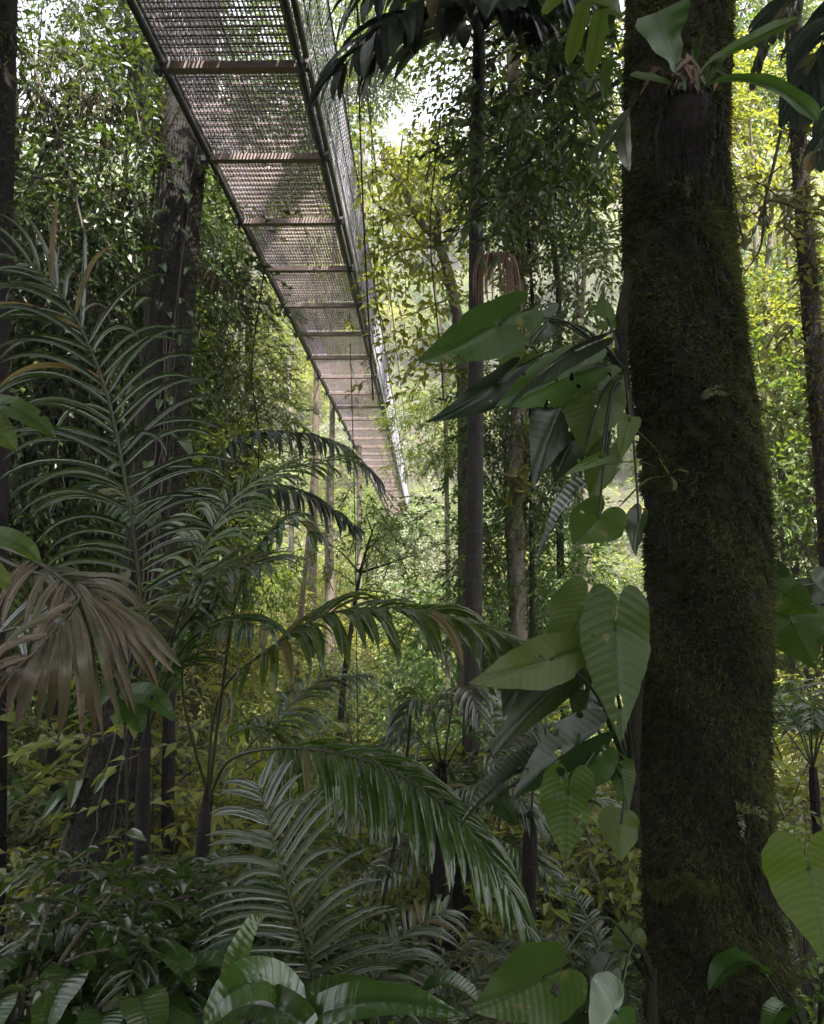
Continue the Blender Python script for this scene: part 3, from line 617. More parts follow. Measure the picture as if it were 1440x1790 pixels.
for k_, (att, tip, w, roll, mt, kw) in enumerate([
    ((1020, 1062, 2.6), (972, 1172, 2.55), 112, -.2, 'heart', dict(sag=.1)),
    ((1075, 1100, 2.35), (1078, 1300, 2.3), 118, .25, 'heart', dict(sag=.12, curl=.2)),
    ((962, 1152, 2.4), (806, 1206, 2.3), 88, -.15, 'heart', dict(curl=.1)),
    ((975, 1196, 2.6), (838, 1316, 2.5), 74, .4, 'heart_dark', dict(curl=.4)),
    ((1040, 1175, 2.7), (1005, 1290, 2.65), 86, .2, 'heart_dark', {}),
    ((900, 1345, 2.6), (778, 1430, 2.5), 50, .9, 'heart_wet', dict(curl=.6)),
    ((1010, 1300, 2.6), (870, 1390, 2.5), 86, .5, 'heart_dark', dict(curl=.35)),
    ((993, 1385, 2.5), (986, 1508, 2.5), 90, .2, 'heart', dict(sag=.08)),
    ((1040, 1330, 2.7), (985, 1400, 2.65), 66, -.5, 'heart', dict(curl=.4)),
    ((1085, 1340, 2.8), (1096, 1420, 2.8), 44, .1, 'heart_lime', dict(lobes=.6)),
    ((1085, 1440, 2.75), (1080, 1508, 2.7), 68, .4, 'heart_lime', {}),
    ((920, 1180, 2.9), (870, 1255, 2.85), 76, .3, 'heart_dark', {}),
    ((870, 1390, 2.75), (900, 1450, 2.7), 55, .4, 'heart_dark', {}),
    ((1000, 1120, 2.9), (960, 1190, 2.9), 80, .3, 'heart', {}),
]):
    heart(ph2, att, tip, w, roll, mt, root=(1106, 1340 + 9 * (k_ % 7), 2.86), seed=40 + k_, **kw)
ph3 = thing('climbing_philodendron', 'young heart-leaved plant with a yellowing leaf at the foot of the mossy trunk', 'philodendron')
stems(ph3, 'stem', [([P(1142, 1690, 2.8), P(1140, 1760, 2.8), P(1146, 1840, 2.8)], [.012, .02, .024])], 'bark_dark', 10)
for k_, (att, tip, w, roll, mt, kw) in enumerate([
    ((950, 1712, 2.15), (815, 1788, 2.05), 112, -.35, 'heart', dict(curl=.1)),
    ((1020, 1770, 2.3), (955, 1800, 2.25), 70, .5, 'heart_dark', {}),
    ((1060, 1700, 2.6), (1020, 1740, 2.5), 50, .3, 'heart_dark', {}),
    ((1100, 1640, 2.7), (1075, 1700, 2.65), 50, .3, 'heart', {}),
    ((1075, 1770, 2.2), (1020, 1840, 2.1), 100, .6, 'herb', {})]):
    heart(ph3, att, tip, w, roll, mt, root=(1140, 1698 + 14 * (k_ % 3), 2.8), seed=70 + k_, **kw)
ph4 = thing('climbing_philodendron', 'heart-leaved climber spilling out behind the right side of the mossy trunk', 'philodendron')
stems(ph4, 'stem', [([P(1335, 1020, 3.3), P(1342, 1130, 3.3), P(1340, 1200, 3.3)], [.014, .022, .014])], 'bark_dark', 10)
for k_, (att, tip, w, roll, mt) in enumerate([
    ((1372, 1040, 3.1), (1432, 1078, 3.0), 62, .3, 'heart'), ((1385, 1092, 3.1), (1424, 1178, 3.0), 84, .2, 'heart'), ((1430, 1085, 3.1), (1452, 1145, 3.0), 50, .3, 'heart'),
    ((1352, 1005, 3.3), (1382, 1050, 3.2), 44, -.3, 'heart_dark'), ((1425, 1020, 3.4), (1462, 1060, 3.4), 60, .5, 'heart_dark')]):
    heart(ph4, att, tip, w, roll, mt, root=(1338, 1080 + 12 * (k_ % 3), 3.3), seed=90 + k_)
ph5 = thing('lime_philodendron', 'single big lime green heart leaf at the right edge below the climber', 'philodendron')
stems(ph5, 'stem', [([P(1500, 1530, 2.3), P(1520, 1700, 2.3), P(1520, 1900, 2.3)], [.01, .016, .02])], 'stem', 10)
heart(ph5, (1413, 1518, 2.1), (1444, 1688, 2.05), 124, .05, 'heart_lime', root=(1500, 1560, 2.3), seed=95, sag=.08, curl=.12)
heart(ph5, (1470, 1600, 2.2), (1520, 1700, 2.1), 100, .05, 'heart_lime', root=(1504, 1580, 2.3), seed=96)

# ------------------------------------------------------------------ palms near the camera
def clump(name, label, cat, trunks, mat='bark_black', n=12):
    t = thing(name, label, cat)
    for pts, r in trunks: stems(t, 'stem', [([P(*q) for q in pts], r)], mat, n)
    return t
pA = clump('understory_palm', 'understory palm with one tall plume-like frond in front of the vine-hung trunk', 'palm', [([(262, 1250, 3.6), (252, 1330, 3.6), (247, 1500, 3.6), (246, 1700, 3.6), (246, 1850, 3.6)], [.008, .03, .036, .034, .034])])
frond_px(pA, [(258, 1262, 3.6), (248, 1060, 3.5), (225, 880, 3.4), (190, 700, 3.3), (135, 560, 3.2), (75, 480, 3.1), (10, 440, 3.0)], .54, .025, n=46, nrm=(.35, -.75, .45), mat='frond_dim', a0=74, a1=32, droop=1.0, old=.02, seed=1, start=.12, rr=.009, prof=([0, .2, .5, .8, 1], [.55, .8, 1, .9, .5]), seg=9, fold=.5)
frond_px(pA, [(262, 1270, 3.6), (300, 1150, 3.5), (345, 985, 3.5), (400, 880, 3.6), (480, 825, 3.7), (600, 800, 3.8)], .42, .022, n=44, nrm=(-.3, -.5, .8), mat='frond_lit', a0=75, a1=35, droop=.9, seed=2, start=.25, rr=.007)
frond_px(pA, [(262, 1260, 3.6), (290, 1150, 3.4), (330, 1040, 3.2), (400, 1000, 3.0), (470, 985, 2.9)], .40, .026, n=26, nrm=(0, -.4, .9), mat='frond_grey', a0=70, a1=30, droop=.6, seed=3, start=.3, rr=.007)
frond_px(pA, [(258, 1270, 3.6), (215, 1180, 3.4), (130, 1110, 3.3), (20, 1090, 3.1)], .36, .026, n=24, nrm=(0, -.3, .9), mat='frond', a0=70, a1=30, droop=.8, seed=4, start=.25, rr=.007)
frond_px(pA, [(262, 1265, 3.6), (285, 1200, 3.3), (330, 1120, 3.0), (400, 1085, 2.8), (470, 1100, 2.6)], .30, .03, n=20, nrm=(0, -.3, .9), mat='frond', a0=65, a1=30, droop=1.1, seed=5, start=.3, rr=.007)

pB = clump('understory_palm', 'clumping palm with long arching feather fronds in the middle of the picture', 'palm', [
    ([(362, 1378, 3.9), (356, 1450, 3.9), (348, 1600, 3.9), (340, 1800, 3.9)], [.012, .034, .04, .04]), ([(372, 1390, 4.0), (352, 1500, 4.05), (330, 1640, 4.1), (315, 1800, 4.1)], [.006, .024, .03, .03])])
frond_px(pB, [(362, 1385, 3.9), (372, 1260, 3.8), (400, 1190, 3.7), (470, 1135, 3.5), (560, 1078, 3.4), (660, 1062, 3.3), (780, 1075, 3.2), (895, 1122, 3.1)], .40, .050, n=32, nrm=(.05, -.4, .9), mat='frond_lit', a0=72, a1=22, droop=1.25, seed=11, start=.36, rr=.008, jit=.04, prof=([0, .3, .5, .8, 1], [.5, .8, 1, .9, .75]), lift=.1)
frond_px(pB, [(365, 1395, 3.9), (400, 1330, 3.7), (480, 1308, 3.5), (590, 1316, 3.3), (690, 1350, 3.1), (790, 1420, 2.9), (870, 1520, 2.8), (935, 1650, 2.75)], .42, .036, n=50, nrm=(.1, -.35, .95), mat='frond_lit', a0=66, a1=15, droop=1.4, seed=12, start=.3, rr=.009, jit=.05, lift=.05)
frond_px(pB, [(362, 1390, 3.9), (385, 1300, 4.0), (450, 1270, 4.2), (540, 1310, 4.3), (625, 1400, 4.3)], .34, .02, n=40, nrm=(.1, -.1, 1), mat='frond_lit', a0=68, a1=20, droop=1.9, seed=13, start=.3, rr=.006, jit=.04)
frond_px(pB, [(362, 1385, 3.9), (330, 1270, 3.7), (318, 1190, 3.6), (330, 1120, 3.4), (380, 1050, 3.3)], .34, .034, n=20, nrm=(-.3, -.5, .7), mat='frond', a0=68, a1=30, droop=1.0, seed=14, start=.45, rr=.008)
frond_px(pB, [(365, 1385, 3.9), (385, 1230, 3.7), (410, 1060, 3.5), (450, 960, 3.4), (505, 905, 3.3), (545, 930, 3.25)], .30, .042, n=17, nrm=(-.1, -.4, .9), mat='frond', a0=62, a1=25, droop=1.5, seed=15, start=.5, rr=.009, fold=.3, seg=8)
frond_px(pB, [(368, 1385, 3.9), (440, 1300, 4.2), (500, 1240, 4.4), (560, 1190, 4.6), (640, 1180, 4.7)], .34, .024, n=30, nrm=(0, -.3, .9), mat='frond', a0=68, a1=30, droop=1.2, seed=16, start=.3, rr=.006)

pC = clump('understory_palm', 'low palm holding grey-green feather fronds upright near the bottom centre', 'palm', [([(585, 1830, 2.7), (590, 1900, 2.75), (590, 2000, 2.8)], [.03, .035, .04])])
frond_px(pC, [(585, 1840, 2.7), (560, 1760, 2.65), (528, 1640, 2.6), (495, 1530, 2.6), (470, 1440, 2.62), (450, 1370, 2.66)], .36, .022, n=30, nrm=(-.1, -.9, .45), mat='frond_grey', a0=68, a1=40, droop=.55, seed=21, start=.12, rr=.006, jit=.03, prof=([0, .3, .6, .85, 1], [.9, 1, .85, .6, .3]))
frond_px(pC, [(585, 1840, 2.7), (640, 1740, 2.9), (700, 1640, 3.2), (780, 1590, 3.4)], .3, .022, n=26, nrm=(0, -.6, .8), mat='frond', a0=68, a1=35, droop=.8, seed=22, start=.2, rr=.006)
frond_px(pC, [(580, 1845, 2.7), (480, 1790, 2.6), (360, 1770, 2.5), (240, 1800, 2.4)], .3, .024, n=26, nrm=(0, -.5, .8), mat='frond', a0=68, a1=35, droop=.7, seed=23, start=.2, rr=.006)

pD = thing('withering_palm_frond', 'broken reddish brown palm frond hanging from the left edge', 'palm frond')
frond_px(pD, [(-60, 935, 2.6), (0, 955, 2.5), (70, 985, 2.35), (135, 1035, 2.25), (128, 1062, 2.2), (96, 1098, 2.15), (50, 1150, 2.1), (-10, 1200, 2.1)], .26, .026, n=14, nrm=(.25, -.75, .5), mat='frond_red', oldmat='frond_dead', old=.5, a0=80, a1=40, droop=1.25, seed=31, start=.33, rr=.007, seg=8, sides=(1,), jit=.06, prof=([0, .3, .6, 1], [.6, .85, 1, .8]), fold=.45)
frond_px(pD, [(-60, 945, 2.6), (30, 990, 2.45), (100, 1012, 2.35), (140, 1024, 2.3), (168, 1050, 2.25)], .30, .024, n=14, nrm=(.2, -.8, .5), mat='frond_red', oldmat='frond_dead', old=.4, a0=40, a1=12, droop=.75, seed=32, start=.55, rr=.008, seg=8, sides=(1, -1), jit=.06, prof=([0, .5, .8, 1], [.5, .8, 1, 1]), fold=.45)
rngd = np.random.default_rng(36)
for i, (bx, by, tx, ty) in enumerate([(168, 1048, 318, 1168), (166, 1048, 300, 1150), (164, 1046, 306, 1186), (160, 1044, 286, 1198), (156, 1042, 268, 1202), (152, 1040, 252, 1218), (149, 1040, 238, 1250), (146, 1042, 222, 1240), (142, 1046, 208, 1272), (138, 1052, 192, 1268), (134, 1058, 178, 1290), (130, 1062, 162, 1272), (126, 1068, 142, 1290), (120, 1076, 122, 1278), (114, 1084, 104, 1292), (108, 1092, 84, 1268), (98, 1102, 62, 1280), (88, 1114, 40, 1256), (76, 1128, 26, 1262), (62, 1142, 6, 1240), (48, 1154, -12, 1222)]):
    mx_, my_ = (bx + tx) / 2 + 10 - i * .4, (by + ty) / 2 - 12; Yb = 2.24 - .004 * i
    if i % 4 == 1: continue
    blade_px(pD, [(bx, by, Yb), ((bx + mx_) / 2 + 3, (by + my_) / 2 - 3, Yb - .03), (mx_, my_, Yb - .05 - rngd.uniform(0, .03)), ((mx_ + tx) / 2 + 2, (my_ + ty) / 2, Yb - .04), (tx + rngd.normal(0, 5), ty + rngd.normal(0, 8), Yb + rngd.uniform(-.03, .05))], rngd.uniform(12, 25), mat='frond_dead' if i % 5 == 2 or i > 16 else 'frond_red', prof='oval', nrm=(.2 + rngd.normal(0, .25), -1, .2), fold=.7, seed=330 + i, wave=.05, name='leaflet')
frond_px(pD, [(-40, 1120, 2.4), (20, 1100, 2.35), (100, 1080, 2.3)], .25, .03, n=10, nrm=(0, -.7, .6), mat='frond_grey', a0=60, a1=20, droop=.6, seed=35, rr=.006)

pE = thing('arching_palm', 'dark palm whose two short fronds droop under the far end of the bridge', 'palm')
stems(pE, 'stem', [([P(300, 1000, 6.0), P(296, 1200, 6.0), P(292, 1500, 6.0), P(290, 1700, 6.0)], [.04, .05, .05, .05])], 'bark_black', 10)
frond_px(pE, [(300, 1000, 6), (350, 850, 5.9), (420, 768, 5.8), (510, 757, 5.6), (590, 778, 5.5), (665, 842, 5.4)], .42, .034, n=44, nrm=(.1, -.3, 1), mat='frond_dark', a0=68, a1=22, droop=1.7, seed=41, start=.35, rr=.01)
frond_px(pE, [(300, 1000, 6), (360, 890, 5.8), (450, 850, 5.6), (540, 868, 5.4), (622, 922, 5.3)], .40, .034, n=40, nrm=(.1, -.3, 1), mat='frond_dark', a0=68, a1=22, droop=1.8, seed=42, start=.35, rr=.01)
frond_px(pE, [(300, 1005, 6), (250, 900, 5.9), (180, 850, 5.8), (90, 870, 5.7)], .42, .034, n=36, nrm=(-.1, -.3, 1), mat='frond', a0=68, a1=22, droop=1.4, seed=43, start=.3, rr=.01)

# broad-leaved tall palm, centre
pK = thing('tall_palm', 'tall slender palm with a black shaggy crown right of the bridge', 'palm')
stems(pK, 'trunk', [([P(838, 60, 6.0), P(833, 300, 6.0), P(832, 600, 6.0), P(830, 900, 6.0), P(826, 1200, 6.0), P(818, 1430, 6.0), P(808, 1600, 6.0), P(800, 1800, 6.0)], [.055, .062, .064, .066, .07, .075, .08, .085])], 'bark_palm', 16)
for i, (pts, L, dr, s, n) in enumerate([
    ([(838, 60, 6.0), (800, 18, 5.8), (735, 14, 5.6), (668, 48, 5.4), (590, 125, 5.3)], .95, 1.6, 51, 12),
    ([(838, 70, 6.0), (800, 50, 5.9), (750, 48, 5.8), (680, 80, 5.8)], 1.0, 1.7, 52, 10),
    ([(842, 60, 6.0), (900, 30, 5.7), (960, 60, 5.5), (1010, 130, 5.4)], .72, 1.8, 58, 15),
    ([(842, 50, 6.0), (900, -20, 5.4), (980, -20, 5.0), (1050, 40, 4.9)], .72, 1.6, 59, 15),
    ([(838, 40, 6.0), (780, -60, 5.6), (700, -70, 5.4), (640, -10, 5.3)], .95, 1.7, 50, 11),
    ([(840, 50, 6.0), (790, -30, 6.0), (720, -50, 6.0), (640, -20, 6.0)], .62, 1.5, 53, 15),
    ([(840, 60, 6.0), (870, 20, 5.7), (920, 20, 5.5), (965, 70, 5.4)], .6, 1.9, 54, 14),
    ([(840, 60, 6.0), (880, -10, 6.3), (950, -10, 6.5), (1030, 60, 6.6)], .62, 1.7, 55, 16),
    ([(840, 50, 6.0), (850, -40, 5.2), (860, -60, 4.6), (870, 0, 4.1)], .55, 1.6, 56, 14),
    ([(840, 50, 6.0), (820, -20, 6.8), (800, -10, 7.6), (780, 60, 8.2)], .6, 1.6, 57, 14)]):
    frond_px(pK, pts, L, .15, n=n, nrm=(0, -.35, .95), mat='frond_dark', a0=70, a1=25, droop=dr, seed=s, start=.15, rr=.012, seg=7, fold=.25, jit=.12)
dg = thing('dried_bromeliad', 'brown dried bromeliad hanging off the tall slender palm trunk', 'bromeliad')
rng = np.random.default_rng(60)
mb = MB(); c0 = P(866, 452, 5.85)
for i in range(85):
    a = rng.uniform(0, 6.28); s = rng.uniform(.25, 1); q = c0 + np.array([math.cos(a) * .16 * s, math.sin(a) * .12 * s, .07 * (1 - s)]); L = rng.uniform(.2, .42)
    tube(mb, catmull([c0, q, q + np.array([math.cos(a) * .05, 0, -L * .5]), q + np.array([math.cos(a) * .05, 0, -L])], 7), [.005, .005, .002], 4, rng.uniform(0, 1))
mb.build('dead_leaves', M['dry'], dg)

# palm crown reaching in at the top right
pL = thing('broadleaf_palm', 'black broad-leaved palm fronds hanging in the top right corner', 'palm')
stems(pL, 'trunk', [([P(1560, -60, 3.6), P(1565, 500, 3.6), P(1580, 1200, 3.6), P(1590, 1900, 3.6)], [.05, .06, .06, .07])], 'bark_palm', 12)
for i, (pts, L, dr, s) in enumerate([
    ([(1560, -60, 3.6), (1500, -20, 3.5), (1440, 70, 3.4), (1392, 190, 3.4)], .40, 1.1, 61), ([(1560, -60, 3.6), (1480, -60, 3.6), (1400, -20, 3.7), (1330, 60, 3.7)], .34, .9, 62),
    ([(1560, -40, 3.6), (1520, 60, 3.4), (1480, 160, 3.3), (1430, 270, 3.2)], .36, 1.3, 63)]):
    frond_px(pL, pts, L, .085, n=11, nrm=(-.3, -.6, .7), mat='frond_dark', a0=60, a1=20, droop=dr, seed=s, start=.25, rr=.009, seg=7, fold=.25, jit=.1)
frond_px(pL, [(1560, -60, 3.6), (1480, -60, 3.4), (1400, -10, 3.3), (1345, 70, 3.2), (1320, 140, 3.2)], .22, .05, n=9, nrm=(-.5, -.4, .8), mat='frond_grey', a0=40, a1=10, droop=1, seed=64, start=.5, rr=.006, fold=.6)

# small dark palms lower centre
pM = thing('small_palm', 'small black-stemmed palm with a forked crown at the lower centre right', 'palm')
stems(pM, 'stem', [([P(928, 1420, 4.6), P(926, 1480, 4.6), P(924, 1600, 4.6), P(922, 1760, 4.6)], [.02, .045, .04, .04])], 'bark_black', 10)
for i, (pts, L) in enumerate([([(928, 1440, 4.6), (935, 1360, 4.6), (960, 1290, 4.6), (1020, 1260, 4.5)], .3), ([(926, 1450, 4.6), (890, 1400, 4.6), (850, 1370, 4.6), (800, 1380, 4.5)], .28), ([(928, 1440, 4.6), (930, 1340, 4.7), (910, 1260, 4.8), (870, 1220, 4.9)], .34), ([(928, 1445, 4.6), (970, 1400, 4.7), (1030, 1390, 4.8), (1090, 1420, 4.8)], .3)]):
    frond_px(pM, pts, L, .026, n=26, nrm=(0, -.3, 1), mat='frond' if i % 2 else 'frond_grey', droop=1.0, seed=70 + i, start=.3, rr=.007)

# ------------------------------------------------------------------ trunks
vt = thing('vine_hung_tree', 'big leaning dark trunk left of the bridge, hung with thin vines', 'tree')
tk2, vc, vR, va, vb = near_trunk(vt, [(-2300, 350, 420), (-1200, 330, 415), (-300, 305, 398), (100, 295, 372), (300, 280, 352), (500, 262, 338), (700, 245, 325), (850, 235, 318), (1100, 205, 300), (1300, 165, 258), (1500, 112, 232), (1650, 80, 225), (1800, 30, 235), (2000, -60, 260)], ([-2300, 100, 700, 1300, 2000], [8.3, 8.3, 7.3, 6.0, 5.4]), 120, 'bark_vine', .006, 9, seg=260, lump=.06)
crown_at(vt, vc[0] + (1, 2, 1.5), 5.5, 2.6, 12, 40, 16, limb_from=vc[0] - (0, 0, 1.5), slen=1.1, llen=.25, lw=.1)
moss_coat(vc, vR, va, vb, 26000, 14, M['moss'], vt, .02, .07, zlim=(60, 250), w=.006)
rng = np.random.default_rng(21)
cv = thing('trunk_vine', 'web of thin pale climbing vines clinging to the big leaning dark trunk', 'vine'); mb = MB()
for i in range(11):
    th = rng.uniform(math.pi * .08, math.pi * .92); s = int(rng.uniform(70, 120)); e = int(rng.uniform(150, 245)); pts = []
    for h in range(s, min(e, 258), 3):
        th += rng.normal(0, .06); o = math.cos(th) * va[h] + math.sin(th) * vb[h]
        if o[1] > -.1: th += (math.pi / 2 - th) * .3
        pts.append(vc[h] + o * (vR[h].mean() * 1.06 + rng.uniform(0, .015)))
    tube(mb, pts, rng.choice([.003, .004, .007]), 5)
mb.build('stem', M['vine_pale'], cv, True)
def in_front(px, py, Y, w, ang, seed, mat='herb'):
    p = P(px, py, Y); L = w / F_PX * Y; d = np.array([math.cos(ang), -.15, -math.sin(ang)]) * L
    return [p - d / 2, p + np.array([0, -.02, .05 * L]), p + d / 2]
for i, (px, py, w, a) in enumerate([(285, 290, 40, .2), (322, 335, 44, .9), (316, 406, 42, .6), (272, 440, 60, .1), (268, 480, 40, .3), (290, 682, 34, .1), (262, 745, 44, -.1), (300, 762, 26, .5), (296, 700, 30, 1.2), (240, 385, 40, .8), (300, 620, 30, 2.4), (278, 610, 22, 0)]):
    q = in_front(px, py, 6.9, w, a, i); blade(cv, q, w / F_PX * 6.9 * .55, mat='herb', prof='oval', seed=i, nrm=(0, -.3, 1), n=10)

rng = np.random.default_rng(29)
for i in range(34):
    h_ = int(rng.uniform(85, 190)); th = rng.uniform(.1, .9) * math.pi; p_ = vc[h_] + (math.cos(th) * va[h_] + math.sin(th) * vb[h_]) * (vR[h_].mean() + .04); L_ = rng.uniform(.12, .26); a_ = rng.uniform(-1.2, 1.2)
    blade(cv, [p_, p_ + np.array([math.sin(a_), -.6, .1]) * L_ * .5, p_ + np.array([math.sin(a_) * 1.1, -.8, -.7]) * L_], L_ * .5, mat='herb', prof='oval', seed=200 + i, nrm=(0, -.5, .9), n=9)
def thin_tree(name, label, ctrl, Y, bark, moss=0, cat='tree', seed=1):
    t = thing(name, label, cat); rng = np.random.default_rng(seed)
    o, c, R, a, b = near_trunk(t, ctrl, Y, 24, bark, .03, seed, seg=90)
    if moss: moss_coat(c, R, a, b, moss, seed, M['moss_lit'], t, .03, .10, w=.008)
    return t, c
te, c_ = thin_tree('edge_tree', 'dark upright trunk cut by the left picture edge', [(-2500, -40, 10), (-200, -30, 22), (0, -25, 26), (300, -30, 20), (700, -40, 10), (1800, -60, 0)], 6, 'bark_vine', 3000)
crown_at(te, c_[0] + (0, 0, 1), 5, 2.5, 20, 40, 17, limb_from=c_[0] - (0, 0, 1))
tm, c_ = thin_tree('mossy_pole_tree', 'slim mossy trunk slanting down the right edge behind the big trunk', [(-800, 1350, 1374), (0, 1372, 1398), (300, 1386, 1412), (500, 1400, 1430), (700, 1415, 1446), (860, 1428, 1462), (1300, 1450, 1490), (1900, 1480, 1530)], 6.5, 'bark_palm', 9000, seed=2)
crown_at(tm, c_[0] + (0, 0, .3), 2.4, 1.4, 12, 40, 18, limb_from=c_[0] - (0, 0, .4), mat='leaf_mid', r0=.05)
tb_, c_ = thin_tree('epiphyte_tree', 'slender trunk bristling with air plants just right of the tall palm', [(-600, 850, 870), (100, 885, 905), (340, 890, 912), (600, 895, 918), (880, 890, 916), (1100, 895, 922), (1750, 905, 940)], 9, 'bark_grey', 6000, seed=3)
crown_at(tb_, c_[0] + (0, 0, .5), 3.2, 2, 16, 40, 19, limb_from=c_[0] - (0, 0, .8), mat='leaf_dark', r0=.06)
rng = np.random.default_rng(33)
for i in range(26):                       # air plants on it
    py = rng.uniform(360, 900); p = P(903, py, 8.9) + np.array([rng.uniform(-.1, .12), -.05, 0]); mb = MB()
    d = rng.normal(0, 1, (14, 3)) + (0, -.4, .4); leaves(mb, np.repeat(p[None], 14, 0), basis(d, rng.normal(0, 1, (14, 3))), rng.uniform(.15, .34, 14), .022, rng, True)
    mb.build('air_plant', M['leaf_olive' if i % 3 else 'leaf_bright'], tb_)
for nm, lb, ctrl, Y, bk in [
    ('reddish_tree', 'reddish bare trunk standing behind the left edge of the bridge deck', [(500, 550, 555), (655, 549, 558), (770, 545, 557), (950, 540, 554), (1200, 532, 549)], 22, 'bark_red'),
    ('reddish_tree', 'thin pale reddish trunk rising below the middle of the bridge', [(800, 572, 578), (940, 568, 582), (1060, 568, 586), (1200, 566, 588)], 20, 'bark_red'),
    ('reddish_tree', 'reddish leaning trunk left of the thin pale one below the bridge', [(800, 547, 552), (950, 534, 542), (1070, 521, 531), (1200, 511, 522)], 18, 'bark_red'),
    ('slim_tree', 'slim pale trunk with a leafy top left of the bridge deck', [(380, 440, 446), (480, 430, 440), (650, 428, 440), (1000, 424, 438), (1200, 420, 436)], 14, 'bark_grey'),
    ('slim_tree', 'reddish thin trunk in the undergrowth behind the clumping palm', [(950, 402, 408), (1080, 388, 398), (1250, 384, 396), (1450, 380, 394)], 10, 'bark_red'),
    ('dark_tree', 'black palm-like trunk paired with another at the lower centre, left of the two', [(1330, 770, 778), (1350, 764, 780), (1480, 754, 784), (1600, 752, 792), (1800, 745, 800)], 5.2, 'bark_black'),
    ('dark_tree', 'black palm-like trunk paired with another at the lower centre, right of the two', [(1440, 808, 814), (1465, 800, 820), (1560, 792, 822), (1700, 786, 820), (1850, 780, 825)], 5.5, 'bark_black')]:
    t_, c_ = thin_tree(nm, lb, ctrl, Y, bk, seed=len(nm) + int(Y * 3))
    if nm == 'dark_tree':
        cx_, cy_ = (ctrl[0][1] + ctrl[0][2]) / 2, ctrl[0][0] + 12
        for i_, (dx_, dy_) in enumerate([(-130, -40), (-70, -110), (60, -130), (130, -50), (-150, 40), (140, 40)]):
            frond_px(t_, [(cx_, cy_ + 10, Y), (cx_ + dx_ * .3, cy_ + dy_ * .7 - 20, Y - .1), (cx_ + dx_ * .7, cy_ + dy_ - 10, Y - .2 * (i_ % 3)), (cx_ + dx_ * 1.15, cy_ + dy_ + 45, Y - .3 * (i_ % 3))], .3, .028, n=22, nrm=(0, -.3, 1), mat='frond' if i_ % 2 else 'frond_grey', droop=1.2, seed=400 + i_ + int(Y * 10), start=.3, rr=.007)

def branchy(name, label, trunk, Y, r, branches, mat, cat='tree', seed=0, leafmat='leaf_mid', slen=.5, llen=.12, lw=.06, nleaf=7, per=10, spread=.4):
    """small tree drawn by its branches: (px,py,dY) lists; leafy sprays along the outer halves"""
    t = thing(name, label, cat); rng = np.random.default_rng(seed); tb = MB(); cb = MB()
    tube(tb, catmull([P(a, b, Y + c) for a, b, c in trunk], 40), r, 8, bump=.04, rng=rng)
    for br_, r2 in branches:
        q = catmull([P(a, b, Y + c) for a, b, c in br_], 24); tube(tb, q, [r2, r2 * .6, r2 * .25], 5)
        if per:
            k = rng.integers(6, 24, per * len(br_)); pos = q[k] + rng.normal(0, spread, (len(k), 3)) * (1, 1, .8); d = rng.normal(0, 1, (len(k), 3)) * (1, 1, .3) + (0, 0, -.3)
            sprays(cb, pos, d, slen, nleaf, llen, lw, rng, .3, twigmat=1)
    tb.build('trunk', M[mat], t, True)
    if per: cb.build('crown', [M[leafmat], M['twig']], t)
    return t
branchy('crooked_tree', 'crooked pale-barked tree forking under the black palm crown right of the bridge', [(810, 1250, 0), (812, 900, 0), (808, 640, 0), (792, 520, 0), (768, 430, 0), (730, 380, 0), (700, 320, 0), (672, 290, 0), (668, 262, 0)], 11, [.10, .10, .09, .07, .06, .04, .02],
    [([(698, 315, 0), (700, 270, .2), (704, 235, .3)], .035), ([(768, 430, 0), (765, 370, -.3), (748, 330, -.5), (752, 250, -.8)], .04), ([(792, 520, 0), (762, 470, .4), (722, 420, .8), (690, 380, 1)], .03), ([(765, 430, 0), (700, 440, .6), (660, 470, 1)], .03),
     ([(730, 380, 0), (660, 360, -.3), (640, 300, -.5)], .025), ([(792, 520, 0), (740, 540, -.5), (700, 560, -1)], .02), ([(760, 400, 0), (790, 320, .6), (800, 250, 1)], .03), ([(800, 560, 0), (760, 600, .5), (720, 640, .8)], .02)],
    'bark_grey', seed=5, leafmat='leaf_bright', per=12, slen=.5, llen=.15, lw=.075, spread=.42)
branchy('sapling', 'thin dark sapling rising from the undergrowth below the far end of the bridge', [(590, 1330, 0), (600, 1200, 0), (612, 1110, 0), (630, 1000, 0), (655, 915, 0)], 8, [.035, .03, .026, .018, .008],
    [([(632, 1000, 0), (680, 985, -.2), (740, 965, -.4)], .015), ([(632, 1005, 0), (590, 960, .3), (560, 950, .4)], .012), ([(642, 960, 0), (680, 930, .2), (720, 915, .3)], .010), ([(625, 1030, 0), (690, 1040, .3), (760, 1070, .5)], .01), ([(650, 930, 0), (640, 890, 0), (660, 870, 0)], .008)],
    'bark_dark', seed=6, leafmat='leaf_bright', per=9, slen=.34, llen=.085, lw=.035, spread=.22)
branchy('leafy_branch', 'dark leafy boughs crossing in front of the tall palm trunk at the upper centre', [(1085, 140, 0), (1010, 190, 0), (950, 250, 0), (880, 330, 0), (830, 370, 0)], 5, [.02, .016, .012, .008],
    [([(1010, 190, 0), (960, 150, .1), (900, 140, .3)], .01), ([(1010, 190, 0), (1000, 250, -.1), (960, 320, -.2)], .01), ([(950, 250, 0), (900, 240, .2), (860, 260, .3)], .008), ([(950, 250, 0), (930, 320, -.2), (890, 370, -.3)], .008), ([(1060, 120, 0), (1000, 100, .1), (930, 90, .2)], .01)],
    'bark_dark', cat='branch', seed=7, leafmat='leaf_dark', per=11, slen=.4, llen=.13, lw=.055, spread=.16)
